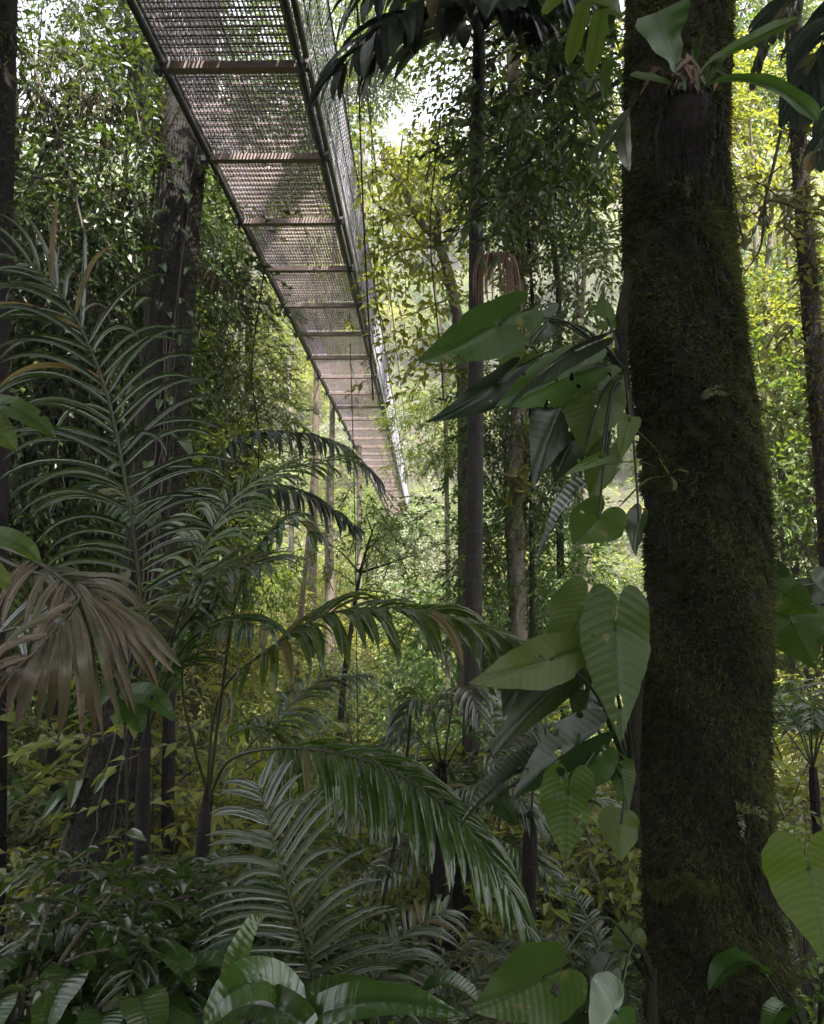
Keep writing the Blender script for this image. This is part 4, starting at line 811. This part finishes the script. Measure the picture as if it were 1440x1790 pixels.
branchy('hanging_branch', 'bare mossy forked branch hanging right of the mossy trunk', [(1365, 230, 0), (1352, 290, 0), (1336, 360, 0), (1330, 430, 0), (1300, 480, 0)], 4.4, [.012, .010, .008, .004],
    [([(1365, 290, 0), (1330, 320, 0), (1282, 360, 0)], .006), ([(1340, 340, 0), (1310, 370, 0), (1285, 410, 0)], .004), ([(1335, 400, 0), (1370, 360, 0), (1400, 380, 0)], .004), ([(1395, 510, 0), (1360, 540, 0), (1320, 575, 0)], .005)], 'twig', cat='branch', seed=8, per=3, leafmat='leaf_olive', slen=.2, llen=.09, lw=.04, spread=.12)

# lianas
for i, (pts, r, lb) in enumerate([
    ([(622, -60, 5), (630, 250, 5), (640, 480, 5), (652, 700, 5)], .006, 'thick straight liana hanging just right of the bridge mesh'),
    ([(602, -60, 5.5), (606, 120, 5.5), (612, 260, 5.5)], .003, 'thin short liana nearest the bridge mesh at the top'),
    ([(640, -60, 5.8), (648, 200, 5.8), (655, 500, 5.8)], .003, 'hair-thin liana right of the thick straight one'),
    ([(612, 600, 4.5), (620, 900, 4.5), (626, 1300, 4.5), (640, 1760, 4.5)], .003, 'thin liana falling from the bridge deck to the undergrowth'),
    ([(1248, -40, 2.6), (1230, 60, 2.65), (1212, 150, 2.75)], .0015, 'fine root thread above the strap-leaved fern'),
    ([(770, 200, 7), (752, 400, 7), (770, 620, 7), (775, 700, 7)], .008, 'dark liana left of the tall slender palm'),
    ([(718, 1250, 4.8), (700, 1420, 4.8), (672, 1560, 4.8), (638, 1760, 4.8)], .010, 'dark leaning liana stem rising from the bottom centre'),
    ([(462, 470, 6), (440, 640, 6), (452, 760, 6), (448, 900, 6)], .006, 'wavy liana left of the bridge deck'),
    ([(20, 20, 7), (60, 120, 7), (110, 260, 7), (150, 420, 7)], .012, 'mossy liana slanting across the upper left foliage')]):
    mb = MB(); tube(mb, catmull([P(*q) for q in pts], 30), r, 5); tag(mb.build('liana', M['twig' if i in (8,) else 'bark_dark'], None, True), lb, 'liana')

# roots, strings and small ferns clinging to the big trunk
rng = np.random.default_rng(91)
rv = thing('trunk_root', 'thin aerial roots running down the bark of the mossy trunk', 'root')
mb = MB()
for i in range(6):
    th = rng.uniform(math.pi * .12, math.pi * .88); s = int(rng.uniform(95, 300)); e = min(404, s + int(rng.uniform(40, 160))); pts = []
    for h in range(s, e, 5):
        th += rng.normal(0, .035); k_ = int((th % 6.2832) / 6.2832 * 220) % 220; pts.append(bc[h] + (math.cos(th) * ba[h] + math.sin(th) * bb_[h]) * (bR[h, k_] + .006))
    tube(mb, pts, rng.uniform(.0012, .003), 5)
mb.build('root', M['bark_palm'], rv, True)
for lb, (px_, py_), n_ in (('tiny fern sprig on the front of the mossy trunk level with the yellow climber leaf', (1225, 700), 5), ('tiny fern sprig on the upper front of the mossy trunk below the root ball', (1200, 330), 4), ('tiny fern sprig low on the right side of the mossy trunk', (1290, 1420), 5)):
    f_ = thing('fern_sprig', lb, 'fern'); c_ = P(px_, py_, 2.80)
    for i in range(n_):
        a_ = rng.uniform(0, 6.28); d_ = np.array([math.cos(a_), -.5, math.sin(a_) * .7]) * rng.uniform(.05, .10)
        frond(f_, [c_, c_ + d_ * .5 + (0, -.01, .01), c_ + d_ + (0, -.01, -.015)], .018, .005, n=12, nrm=(0, -.8, .5), mat='leaf_olive', oldmat='leaf_olive', droop=.4, seed=500 + i + n_, start=.1, rr=.0012, seg=2)

# ------------------------------------------------------------------ shared plant meshes
rngG = np.random.default_rng(100)
TV = {}                                   # tree variants: (trunk mesh, crown mesh)
def tv(key, *a, **k): TV[key] = tree_meshes(*a, **k)
tv('broad_mid', 1, 9, 2.6, 2.2, 20, 34, .75, 9, .20, .09, M['leaf_mid'], M['bark_grey'])
tv('broad_dark', 2, 10, 2.8, 2.8, 20, 34, .8, 8, .24, .11, M['leaf_dark'], M['bark_dark'], droop=.6)
tv('broad_bright', 3, 8, 2.5, 2.2, 20, 34, .7, 9, .19, .085, M['leaf_bright'], M['bark_grey'])
tv('fine_yellow', 4, 9, 3.0, 2.0, 22, 36, .7, 12, .13, .05, M['leaf_yellow'], M['bark_grey'])
tv('fine_pale', 5, 11, 3.2, 2.6, 24, 36, .8, 12, .14, .05, M['leaf_pale'], M['bark_grey'])
tv('far_mid', 6, 6.5, 3.6, 3.0, 26, 30, 1.1, 9, .28, .12, M['leaf_mid'], M['bark_grey'])
tv('far_bright', 7, 6.5, 3.6, 2.8, 26, 30, 1.1, 9, .26, .12, M['leaf_bright'], M['bark_red'])
tv('far_pale', 8, 7, 3.8, 3.0, 26, 30, 1.1, 9, .26, .12, M['leaf_pale'], M['bark_grey'])
tv('far_yellow', 9, 6, 3.6, 2.6, 26, 30, 1.0, 9, .24, .11, M['leaf_yellow'], M['bark_grey'])
tv('droop_dark', 10, 9, 2.2, 3.4, 22, 36, .9, 10, .17, .085, M['leaf_dark'], M['bark_dark'], droop=1.1)
tv('droop_olive', 11, 9, 2.2, 3.2, 22, 36, .9, 10, .16, .085, M['leaf_olive'], M['bark_dark'], droop=1.0)
tv('young_mid', 12, 4.2, 1.5, 2.0, 26, 24, .5, 9, .13, .055, M['leaf_mid'], M['twig'], r0=.045)
tv('young_bright', 13, 4.0, 1.6, 1.9, 26, 24, .5, 9, .13, .055, M['leaf_bright'], M['twig'], r0=.04)
tv('young_yellow', 14, 3.8, 1.6, 1.8, 26, 24, .5, 10, .12, .045, M['leaf_yellow'], M['twig'], r0=.04)
tv('young_pale', 15, 4.5, 1.5, 2.1, 26, 24, .5, 10, .12, .045, M['leaf_pale'], M['twig'], r0=.045)
BV = {}
def bush(key, seed, r, h, n, slen, nleaf, llen, lw, mat, droop=.3, fine=False):
    rng = np.random.default_rng(seed); cb = MB(); sb = MB()
    for i in range(max(5, n // 9)):
        a = rng.uniform(0, 6.28); e = np.array([math.cos(a) * r * rng.uniform(.3, 1), math.sin(a) * r * rng.uniform(.3, 1), h * rng.uniform(.55, 1.05)])
        q = catmull([(0, 0, -.2), e * (.35, .35, .5), e], 8); tube(sb, q, [.012, .009, .003], 4)
        m = 9; k = rng.integers(3, 8, m); pos = q[k] + rng.normal(0, .16 * r, (m, 3)); d = np.array([math.cos(a), math.sin(a), .2]) + rng.normal(0, .8, (m, 3)) * (1, 1, .4)
        sprays(cb, pos, d, slen, nleaf, llen, lw, rng, droop, fine, twigmat=1)
    BV[key] = (sb.mesh('stem', M['twig']), cb.mesh('foliage', [M[mat], M['twig']], fine))
bush('bush_mid', 21, 1.0, 1.3, 100, .45, 8, .14, .055, 'leaf_mid')
bush('bush_bright', 22, 1.1, 1.4, 100, .45, 8, .13, .055, 'leaf_bright')
bush('bush_dark', 23, 1.0, 1.2, 90, .45, 8, .17, .075, 'leaf_dark')
bush('bush_olive', 24, 1.0, 1.5, 100, .5, 9, .15, .045, 'leaf_olive')
bush('bush_yellow', 25, 1.1, 1.3, 100, .45, 9, .12, .05, 'leaf_yellow')
bush('near_bush', 26, .45, .7, 54, .26, 6, .10, .045, 'herb', .3, True)
PV = {}
def palm_var(key, seed, nf, L, ll, w, mat, n=24, droop=1.0, stem=.3, seg=5):
    rng = np.random.default_rng(seed); parts = []
    root = link('proto_' + key, None); out = []
    sb = MB(); tube(sb, [(0, 0, -.4), (0, 0, stem * .5), (0, 0, stem)], [.035, .04, .03], 8); s = sb.build('stem', M['bark_black'], root); out.append(('stem', s.data, None))
    for i in range(nf):
        a = 6.283 * i / nf + rng.normal(0, .25); el = rng.uniform(.9, 1.35); d = np.array([math.cos(a), math.sin(a), 0]); l = L * rng.uniform(.75, 1.1)
        pts = [np.array([0, 0, stem]), d * l * .18 * math.cos(el) * 2 + (0, 0, stem + l * .32 * math.sin(el)), d * l * .5 + (0, 0, stem + l * .52 * math.sin(el)), d * l * .85 + (0, 0, stem + l * .42 * math.sin(el))]
        o = frond(root, pts, ll, w, n=n, mat=mat, droop=droop, seed=seed * 10 + i, start=.2, rr=.008, seg=seg)
        rc = [c for c in bpy.data.objects if c.parent == o][0]; out.append(('frond', o.data, rc.data)); bpy.data.objects.remove(rc); bpy.data.objects.remove(o)
    bpy.data.objects.remove(s); bpy.data.objects.remove(root); PV[key] = out
palm_var('palm_dark', 31, 8, 1.5, .34, .028, 'frond', 26)
palm_var('palm_grey', 32, 7, 1.4, .36, .026, 'frond_grey', 26, .8)
palm_var('palm_lit', 33, 8, 1.6, .36, .028, 'frond_lit', 26)
palm_var('fern', 34, 9, .7, .11, .014, 'leaf_bright', 26, .5, .02, 3)
palm_var('fern_dark', 35, 8, .8, .12, .016, 'frond', 26, .5, .02, 3)
def herb_var(key, seed, nl, L, w, mat, pet=.4):
    rng = np.random.default_rng(seed); out = []
    for i in range(nl):
        a = 6.283 * i / nl + rng.normal(0, .3); d = np.array([math.cos(a), math.sin(a), 0]); l = L * rng.uniform(.7, 1.15); h = pet * rng.uniform(.5, 1.2)
        b = d * h * .4 + (0, 0, h); root = link('r', None); o = blade(root, [b, b + d * l * .35 + (0, 0, l * .22), b + d * l * .75 + (0, 0, l * .12), b + d * l * 1.0 + (0, 0, -l * .12)], w * rng.uniform(.8, 1.2), nrm=(0, 0, 1), mat=mat, prof='oval', seed=seed + i, n=12, fold=.3)
        sb = MB(); tube(sb, catmull([(0, 0, -.15), b * (.5, .5, .6), b], 6), [.006, .004], 5); out.append(('leaf', o.data, sb.mesh('petiole', M['stem'])))
        bpy.data.objects.remove(o); bpy.data.objects.remove(root)
    PV[key] = out
herb_var('herb_big', 41, 9, .55, .2, 'herb', .5)
herb_var('herb_small', 42, 11, .28, .11, 'herb', .3)
herb_var('herb_lime', 43, 9, .4, .15, 'heart_lime', .4)
def put_parts(name, key, loc, rz, sc, label=None, cat=None, group=None, parts=True):
    t = thing(name, label, cat, loc, group); t.rotation_euler = (0, 0, rz); t.scale = (sc,) * 3
    for nm, me, sub in PV[key]:
        o = link(nm, me, t)
        if sub is not None: link('rachis' if nm == 'frond' else 'petiole', sub, o)
    return t

AUTO = []                                 # (object, look, noun, px, py, Y, order)
SKIP = set([32, 33, 36, 37, 38, 39, 40, 41, 44, 45, 46, 47, 48, 49, 50, 53, 54, 55, 56, 57, 58, 59, 66, 67, 68, 69, 70, 77, 78, 79, 80, 81, 89, 90, 91, 92, 93, 101, 103, 104, 105, 106, 113, 116, 126, 137, 138, 139, 144, 145, 149, 151, 163, 169, 170, 171, 172, 177, 178, 179, 180, 185, 186, 187, 188, 193, 194, 203, 227, 228, 239, 240, 241, 242, 245, 249, 250, 251, 252, 253, 255, 256, 257, 258, 259, 260, 261, 262, 263, 265, 266, 268, 269, 270, 271, 272, 273, 274, 275, 276, 277, 278, 279, 280, 281, 282, 283, 284, 285, 286, 287, 288, 289, 290])   # plants that nothing of the picture shows
def ground_px(px, Y):                     # world x for a column of the picture at distance Y
    return (px - CX) / F_PX * Y / math.cos(PITCH) * 1.0
def add_auto(i, kind, key, x, y, z, rz, sc):
    if i in SKIP: return
    LOOK = {'young_mid': 'bushy mid green young', 'young_bright': 'bushy bright green young', 'young_yellow': 'bushy yellow-green young', 'young_pale': 'bushy pale young', 'broad_mid': 'mid green broadleaf', 'broad_dark': 'dark broadleaf', 'broad_bright': 'bright green broadleaf', 'fine_yellow': 'fine-leaved yellow-green', 'fine_pale': 'fine-leaved pale grey-green', 'far_mid': 'mid green rounded', 'far_bright': 'bright green rounded', 'far_pale': 'pale grey-green rounded', 'far_yellow': 'yellow-green rounded', 'droop_dark': 'dark drooping', 'droop_olive': 'olive drooping',
            'bush_mid': 'mid green', 'bush_bright': 'bright green', 'bush_dark': 'dark green', 'bush_olive': 'olive narrow-leaved', 'bush_yellow': 'yellow-green', 'near_bush': 'glossy wet',
            'palm_dark': 'dark green', 'palm_grey': 'grey-green', 'palm_lit': 'fresh green', 'fern': 'bright', 'fern_dark': 'dark', 'herb_big': 'big-leaved glossy', 'herb_small': 'small glossy', 'herb_lime': 'lime-leaved'}
    if kind == 'tree': o = put_tree('forest_tree', TV[key], (x, y, z), rz, sc, None); noun, cat = 'tree', 'tree'
    elif kind == 'bush': o = put_tree('shrub', BV[key], (x, y, z), rz, sc, None, kids=('stem', 'foliage')); noun, cat = 'shrub', 'shrub'
    elif kind == 'palm': o = put_parts('small_palm', key, (x, y, z), rz, sc); noun, cat = 'small palm', 'palm'
    elif kind == 'fern': o = put_parts('ground_fern', key, (x, y, z), rz, sc); noun, cat = 'ground fern', 'fern'
    else: o = put_parts('broadleaf_herb', key, (x, y, z), rz, sc); noun, cat = 'herb', 'herb'
    px, py = proj((x, y, z + (6 if kind == 'tree' else .4))); tag(o, None, cat)
    AUTO.append((o, LOOK[key], noun, px, py, y)); o['idx'] = i
    return o
NUM = [0]
def nid(): NUM[0] += 1; return NUM[0]

# middle-distance trees placed by hand: crown centre (px, py), distance, size
def tree_at(key, px, py, Y, sc, rz):
    h = {'young_mid': 4.2, 'young_bright': 4, 'young_yellow': 3.8, 'young_pale': 4.5, 'broad_mid': 9, 'broad_dark': 10, 'broad_bright': 8, 'fine_yellow': 9, 'fine_pale': 11, 'far_mid': 6.5, 'far_bright': 6.5, 'far_pale': 7, 'far_yellow': 6, 'droop_dark': 9, 'droop_olive': 9}[key]
    c = P(px, py, Y); gz_ = float(ground_z(c[0], Y)); i = nid()
    s = sc; top = c[2] + .2 * h * s * .5
    o = add_auto(i, 'tree', key, c[0], Y, gz_, rz, s)
    if o: o.scale = (s, s, max(.3, (top - gz_) / h)) if (top - gz_) / h < s else (s, s, s); 
    if o and (top - gz_) / h > s:           # taller site: lengthen the trunk by standing the crown higher
        o.scale = (s, s, s); ext = top - h * s - gz_; o.location.z = gz_ + ext
        tr = [c_ for c_ in bpy.data.objects if c_.parent == o and c_.name.startswith('trunk')][0]
        mb = MB(); tube(mb, [(0, 0, -ext / s - .5), (.1, .1, -ext / s * .5), (0, 0, -.5)], [.12, .1, .097], 8); e = mb.build('trunk', tr.data.materials[0], o)
        if ext > 2.5 and not 380 < px < 730:
            lc = link('crown', TV[key][1], o); lc.location = (0, 0, -ext / s * .52); lc.rotation_euler = (0, 0, 2.1); lc.scale = (.75, .75, .95)
    return o
NB = 0
for a in [('droop_dark', 40, 120, 9, .8, 0), ('droop_dark', 150, 300, 9.5, .75, 1), ('broad_dark', 60, 420, 11, .7, 2), ('droop_dark', 190, 430, 12, .7, 3), ('droop_dark', 20, 600, 9, .6, 5),
          ('young_mid', 120, 640, 10, 1.1, 1), ('young_bright', 200, 760, 12, 1.2, 0), ('young_mid', 60, 880, 10, 1, 3), ('young_pale', 350, 520, 13, .9, 2), ('young_mid', 360, 660, 13, 1, 3), ('young_bright', 350, 860, 11, .9, 2), ('young_mid', 370, 400, 13, .9, 1), ('young_yellow', 160, 940, 12, 1, 1),
          ('broad_dark', 400, 120, 16, .8, 2), ('broad_mid', 440, 220, 20, 1.0, 3), ('fine_yellow', 520, 420, 28, 1., 1), ('broad_mid', 590, 60, 20, .75, 4), ('broad_bright', 440, 600, 34, 1.1, 5),
          ('broad_bright', 775, 300, 17, .55, 0), ('broad_dark', 960, 100, 10, .55, 1), ('broad_bright', 990, 230, 15, .7, 3), ('broad_dark', 920, 290, 9, .33, 2), ('young_mid', 890, 700, 11, .75, 3), ('young_mid', 885, 930, 10, .8, 4),
          ('broad_bright', 1330, 220, 12, .7, 1), ('broad_mid', 1350, 20, 14, .8, 4), ('droop_dark', 235, -30, 12, .5, 4), ('broad_mid', 640, -20, 26, .9, 3), ('young_bright', 1370, 560, 12, 1.2, 5), ('young_mid', 1440, 740, 11, 1.1, 2), ('fine_yellow', 1350, 430, 24, .9, 2)]:
    tree_at(*a)
NB = NUM[0]; NUM[0] = 400
for a in [('broad_mid', 1295, -10, 18, .8, 1), ('broad_mid', 1440, 120, 20, .9, 2)]: tree_at(*a)
NUM[0] = NB
# tree fern on the sunny slope between the tall palm and the big trunk
tf = put_parts('tree_fern', 'palm_grey', P(1010, 560, 13), 0, 1.6, 'feathery silver-green palm crown on the sunny slope left of the mossy trunk', 'palm')
mb = MB(); e = P(1010, 560, 13); tube(mb, [(0, 0, 0), (0, 0, -(e[2] - float(ground_z(e[0], 13))) / 1.6)], [.06, .08], 10); mb.build('trunk', M['bark_grey'], tf)

# hillside forest
rng = np.random.default_rng(7); keys = ['far_mid', 'far_bright', 'far_pale', 'far_yellow', 'far_bright', 'far_mid']
rows = [(27, 7, .42), (33, 8, .5), (40, 10, .6), (48, 11, .68), (57, 11, .78), (66, 12, .85), (76, 12, .95), (87, 13, 1.05), (99, 13, 1.15), (113, 13, 1.3), (130, 12, 1.5)]
for Y, n, sc in rows:
    for i in range(n):
        px = -60 + 1560 * (i + rng.uniform(.15, .85)) / n; y = Y * rng.uniform(.95, 1.06); x = (px - CX) / F_PX * y
        key = keys[int(rng.integers(0, 6))]
        if 840 < px < 1100 and Y > 55: key = 'far_pale'  # pale leaves on these far trees: fading in haze put into their colour
        add_auto(nid(), 'tree', key, x, y, float(ground_z(x, y)) - .3, rng.uniform(0, 6.28), sc * rng.uniform(.85, 1.2))
# young trees in the ravine
rng = np.random.default_rng(17)
for Y, n in [(10.5, 5), (13, 6), (16, 7), (19, 8), (23, 8), (28, 8), (34, 8)]:
    for i in range(n):
        px = -60 + 1560 * (i + rng.uniform(.1, .9)) / n; y = Y * rng.uniform(.95, 1.06); x = (px - CX) / F_PX * y
        if Y < 18 and 440 < px < 1100: continue
        key = ['young_mid', 'young_bright', 'young_yellow', 'young_pale'][int(rng.choice(4, p=[.3, .3, .25, .15]))]
        add_auto(nid(), 'tree', key, x, y, float(ground_z(x, y)) - .2, rng.uniform(0, 6.28), (.6 + Y / 28) * rng.uniform(.8, 1.15))
# unseen trees behind and over the trail, added to shade the foreground
tv('canopy', 19, 13, 5.2, 2.6, 34, 60, 1.1, 9, .34, .16, M['leaf_dark'], M['bark_dark'], r0=.2)
for k_, (x, y, sc) in enumerate([(-5, -7, 1.1), (4.5, -8, 1.15), (8, -6, 1.05), (1, -3, 1.0), (3.3, 1.5, 1.0), (-5.5, 1.0, .85), (-1, -13, 1.3), (8, -14, 1.4), (-11, -11, 1.3)]):
    put_tree('unseen_shade_tree', TV['canopy'], (x, y, float(ground_z(x, y))), k_ * 1.3, sc, 'unseen tall dark tree added above the camera to shade the trail', 'tree', 'unseen trees added for shade')
# undergrowth
ukeys = [('bush', 'bush_mid'), ('bush', 'bush_bright'), ('bush', 'bush_yellow'), ('bush', 'bush_olive'), ('bush', 'bush_dark'), ('palm', 'palm_dark'), ('palm', 'palm_lit'), ('palm', 'palm_grey'), ('herb', 'herb_lime'), ('fern', 'fern')]
for Y, n, pr_ in [(4.4, 6, (0, 0, 0, 0, 0, .1, 0, 0, 0, .2)), (5.2, 6, 0), (6.2, 8, 0), (7.5, 9, 0), (9, 9, 0), (11, 9, 0), (13, 10, 0), (15.5, 10, 0), (18, 10, 0), (21, 10, 0), (25, 9, 0)]:
    for i in range(n):
        px = -40 + 1520 * (i + rng.uniform(.1, .9)) / n; y = Y * rng.uniform(.94, 1.08); x = (px - CX) / F_PX * y
        pw = np.array([2, 2.4, 1.6, 1.6, 1, .8, .8, .6, .5, .9]) if Y > 6 else np.array([.6, 0, 0, .6, 1.2, 1, .3, 1.2, .3, 1.6])
        if 6 < Y < 14 and 440 < px < 1120: pw[[1, 2]] *= 2.5; pw[[4, 5]] *= .3  # favours brighter shrubs here, their leaf colour standing in for sunlight
        kk = ukeys[int(rng.choice(10, p=pw / pw.sum()))]
        sc = rng.uniform(.75, 1.15) * (1.2 if Y > 6 else .6) * (1.35 if Y > 12 else 1)
        rz_ = rng.uniform(0, 6.28); i_ = nid()
        if Y < 8 and 60 < px < 275: continue
        add_auto(i_, kk[0], kk[1], x, y, float(ground_z(x, y)) - .05, rz_, sc)
# glossy plants at the very bottom
for k, key, px, py, Y, sc in [('bush', 'near_bush', 110, 1740, 2.7, .7), ('bush', 'near_bush', 20, 1720, 2.4, .8), ('palm', 'palm_dark', 330, 1720, 3.0, .6), ('herb', 'herb_big', 180, 1740, 2.6, .6), ('herb', 'herb_small', 30, 1720, 2.4, .8), ('herb', 'herb_small', 210, 1720, 2.4, 1), 
                              ('fern', 'fern_dark', 1060, 1640, 3.4, .9), ('fern', 'fern_dark', 1010, 1700, 3.2, .8), ('herb', 'herb_small', 660, 1740, 2.9, 1), ('herb', 'herb_small', 1410, 1700, 2.8, 1), ('palm', 'palm_dark', 1420, 1330, 4.4, .7), ('bush', 'bush_mid', 1400, 1600, 4.0, .5), ('fern', 'fern_dark', 780, 1730, 3.4, .9), ('bush', 'near_bush', 420, 1640, 3.2, .8)]:
    c = P(px, py, Y); add_auto(nid(), k, key, c[0], Y, c[2] - .35 * sc, px * .7, sc)
hb = thing('broadleaf_herb', 'row of long wet arching leaves along the bottom edge left of centre', 'herb')
for i, (pts, w, mt, s) in enumerate([
    ([(500, 1900, 2.0), (530, 1790, 1.95), (620, 1752, 1.9), (720, 1752, 1.9), (820, 1778, 1.9)], 56, 'herb', 1), ([(480, 1880, 2.0), (500, 1760, 2.0), (455, 1715, 1.95), (395, 1740, 1.9), (350, 1800, 1.9)], 74, 'herb', 2), ([(420, 1900, 2.1), (400, 1790, 2.1), (412, 1690, 2.1), (440, 1620, 2.1), (465, 1600, 2.1)], 40, 'herb', 3),
    ([(560, 1900, 2.2), (545, 1790, 2.2), (560, 1740, 2.2), (640, 1730, 2.2), (700, 1760, 2.2)], 46, 'herb', 4), ([(360, 1900, 2.2), (370, 1800, 2.1), (430, 1755, 2.0), (520, 1775, 1.9), (560, 1830, 1.9)], 60, 'herb', 5), ([(640, 1880, 2.2), (600, 1800, 2.2), (580, 1745, 2.2), (560, 1700, 2.25)], 30, 'herb_', 6)]):
    blade_px(hb, pts, w, mat=mt.strip('_'), prof='oval', seed=s, nrm=(0, -.55, .85), fold=.3, curl=.1)
stems(hb, 'stem', [([P(500, 1900, 2.1), P(500, 1990, 2.1)], [.02, .02])], 'stem')
lf = thing('big_leaf_shrub', 'few broad green leaves poking in at the left edge above the withered frond', 'shrub')
for i, (pts, w, mt) in enumerate([([(-40, 690, 2.3), (10, 708, 2.2), (60, 735, 2.15), (98, 768, 2.1)], 40, 'heart'), ([(-50, 720, 2.3), (-10, 745, 2.2), (30, 790, 2.2)], 44, 'heart_lime'), ([(-60, 930, 2.3), (-10, 935, 2.25), (40, 955, 2.2), (72, 985, 2.2)], 36, 'heart'), ([(-60, 980, 2.4), (-20, 1000, 2.3), (25, 1030, 2.3)], 40, 'heart_lime')]):
    blade_px(lf, pts, w, mat=mt, prof='oval', seed=i, nrm=(0, -.8, .6))
stems(lf, 'stem', [([P(-60, 600, 2.35), P(-55, 900, 2.35), P(-60, 1300, 2.35), P(-60, 1900, 2.35)], [.012, .016, .02])], 'stem')
l2 = thing('oval_leaf_shrub', 'shrub with two large oval leaves just below the reddish withered frond', 'shrub')
for i, (pts, w, mt) in enumerate([([(212, 1208, 2.8), (235, 1212, 2.75), (270, 1222, 2.7), (308, 1262, 2.7)], 44, 'heart'), ([(222, 1210, 2.8), (222, 1230, 2.75), (238, 1255, 2.72), (248, 1282, 2.7)], 42, 'heart'), ([(205, 1205, 2.8), (185, 1215, 2.8), (165, 1240, 2.8)], 30, 'heart')]):
    blade_px(l2, pts, w, mat=mt, prof='oval', seed=10 + i, nrm=(0, -.7, .7))
stems(l2, 'stem', [([P(215, 1208, 2.8), P(222, 1400, 2.85), P(215, 1600, 2.9), P(200, 1850, 2.9)], [.004, .006, .008])], 'stem')

# hanging moss on the left-hand trees
hm = thing('hanging_moss', 'brown beard moss dangling among the upper left branches', 'moss'); mb = MB(); rng = np.random.default_rng(44); sb = MB()
for b_ in range(20):
    a = P(rng.uniform(-20, 300), rng.uniform(60, 640), rng.uniform(7.5, 10.5)); d = np.array([rng.uniform(.5, 1.5), rng.uniform(-.5, .5), rng.uniform(-.9, .1)]); q = catmull([a, a + d * .5 + (0, 0, .1), a + d], 10); tube(sb, q, [.012, .008, .004], 4)
    m = 110; k = rng.integers(0, 10, m); p = q[k] + rng.normal(0, .03, (m, 3)); L = rng.uniform(.06, .3, m); dd = rng.normal(0, .18, (m, 3)) + (0, 0, -1); leaves(mb, p, basis(dd, rng.normal(0, 1, (m, 3))), L, .014, rng)
sb.build('branch', M['twig'], hm)['kind'] = 'stuff'; mb.build('strands', M['hang'], hm)['kind'] = 'stuff'

# ground cover: seedlings and low herbs nobody could count
rng = np.random.default_rng(55); mb = MB(); n = 5200
Yc = 3 * np.exp(rng.uniform(0, math.log(70 / 3), n)); xc = (rng.uniform(-80, 1520, n) - CX) / F_PX * Yc; zc = ground_z(xc, Yc)
pos = np.stack([xc, Yc, zc + rng.uniform(.0, .35, n) * np.clip(Yc / 8, .6, 2)], -1); s = np.clip(Yc / 14, .7, 2.2)
for lo, hi in ((0, 6), (6, 12), (12, 20), (20, 34), (34, 90)):
    k_ = (Yc >= lo) & (Yc < hi); sc_ = float(np.clip(((lo + min(hi, 60)) / 2) / 12, .55, 2.4)); d = rng.normal(0, 1, (k_.sum(), 3)) * (1, 1, .5) + (0, 0, .35)
    sprays(mb, pos[k_], d, .4 * sc_, 8, .12 * sc_, .05 * sc_, rng, .3)
n = 9000; Yc = rng.uniform(32, 138, n) ; xc = (rng.uniform(-100, 1540, n) - CX) / F_PX * Yc; pos = np.stack([xc, Yc, ground_z(xc, Yc) + rng.uniform(0, 1.6, n)], -1)
m2 = MB(); sprays(m2, pos, rng.normal(0, 1, (n, 3)) * (1, 1, .5) + (0, -.3, .5), 1.5, 9, .42, .2, rng, .3); tag(m2.build('hillside_undergrowth', M['leaf_bright'], None), kind='stuff')
gc = mb.build('ground_cover', M['leaf_mid'], None); tag(gc, kind='stuff')

# thin air between the near trees and the far hillside
mb = MB(); box(mb, (0, 105, 78), (178, 183, 90)); tag(mb.build('haze', M['haze'], None), kind='stuff')

# labels of the repeated plants: look + zone + rank from the left within it
ORD = ['leftmost', 'second from left', 'third from left', 'fourth from left', 'fifth from left', 'sixth from left', 'seventh from left', 'eighth from left', 'ninth from left', 'tenth from left', 'eleventh from left', 'twelfth from left']
def zone(Y, noun):
    if noun == 'tree': return 'in the near ravine' if Y < 12.5 else 'in the middle of the ravine' if Y < 19 else 'at the back of the ravine' if Y < 31 else 'at the foot of the far hillside' if Y < 52 else 'halfway up the far hillside' if Y < 86 else 'high on the far hillside'
    return 'right below the camera' if Y < 4.2 else 'on the near slope' if Y < 7 else 'further down the slope' if Y < 12 else 'deep in the ravine' if Y < 17 else 'on the ravine floor'
gr = {}
for a in AUTO: gr.setdefault((a[1], a[2], zone(a[5], a[2])), []).append(a)
for (lk, nn, zn), L in gr.items():
    for i, a in enumerate(sorted(L, key=lambda q: q[3])):
        a[0]['label'] = f'{lk} {nn} {zn}' + (f', {ORD[min(i, 11)]}' if len(L) > 1 else '')
        a[0]['group'] = {'tree': 'forest trees', 'shrub': 'undergrowth shrubs', 'small palm': 'small palms', 'ground fern': 'ground ferns', 'herb': 'broadleaf herbs'}[nn]
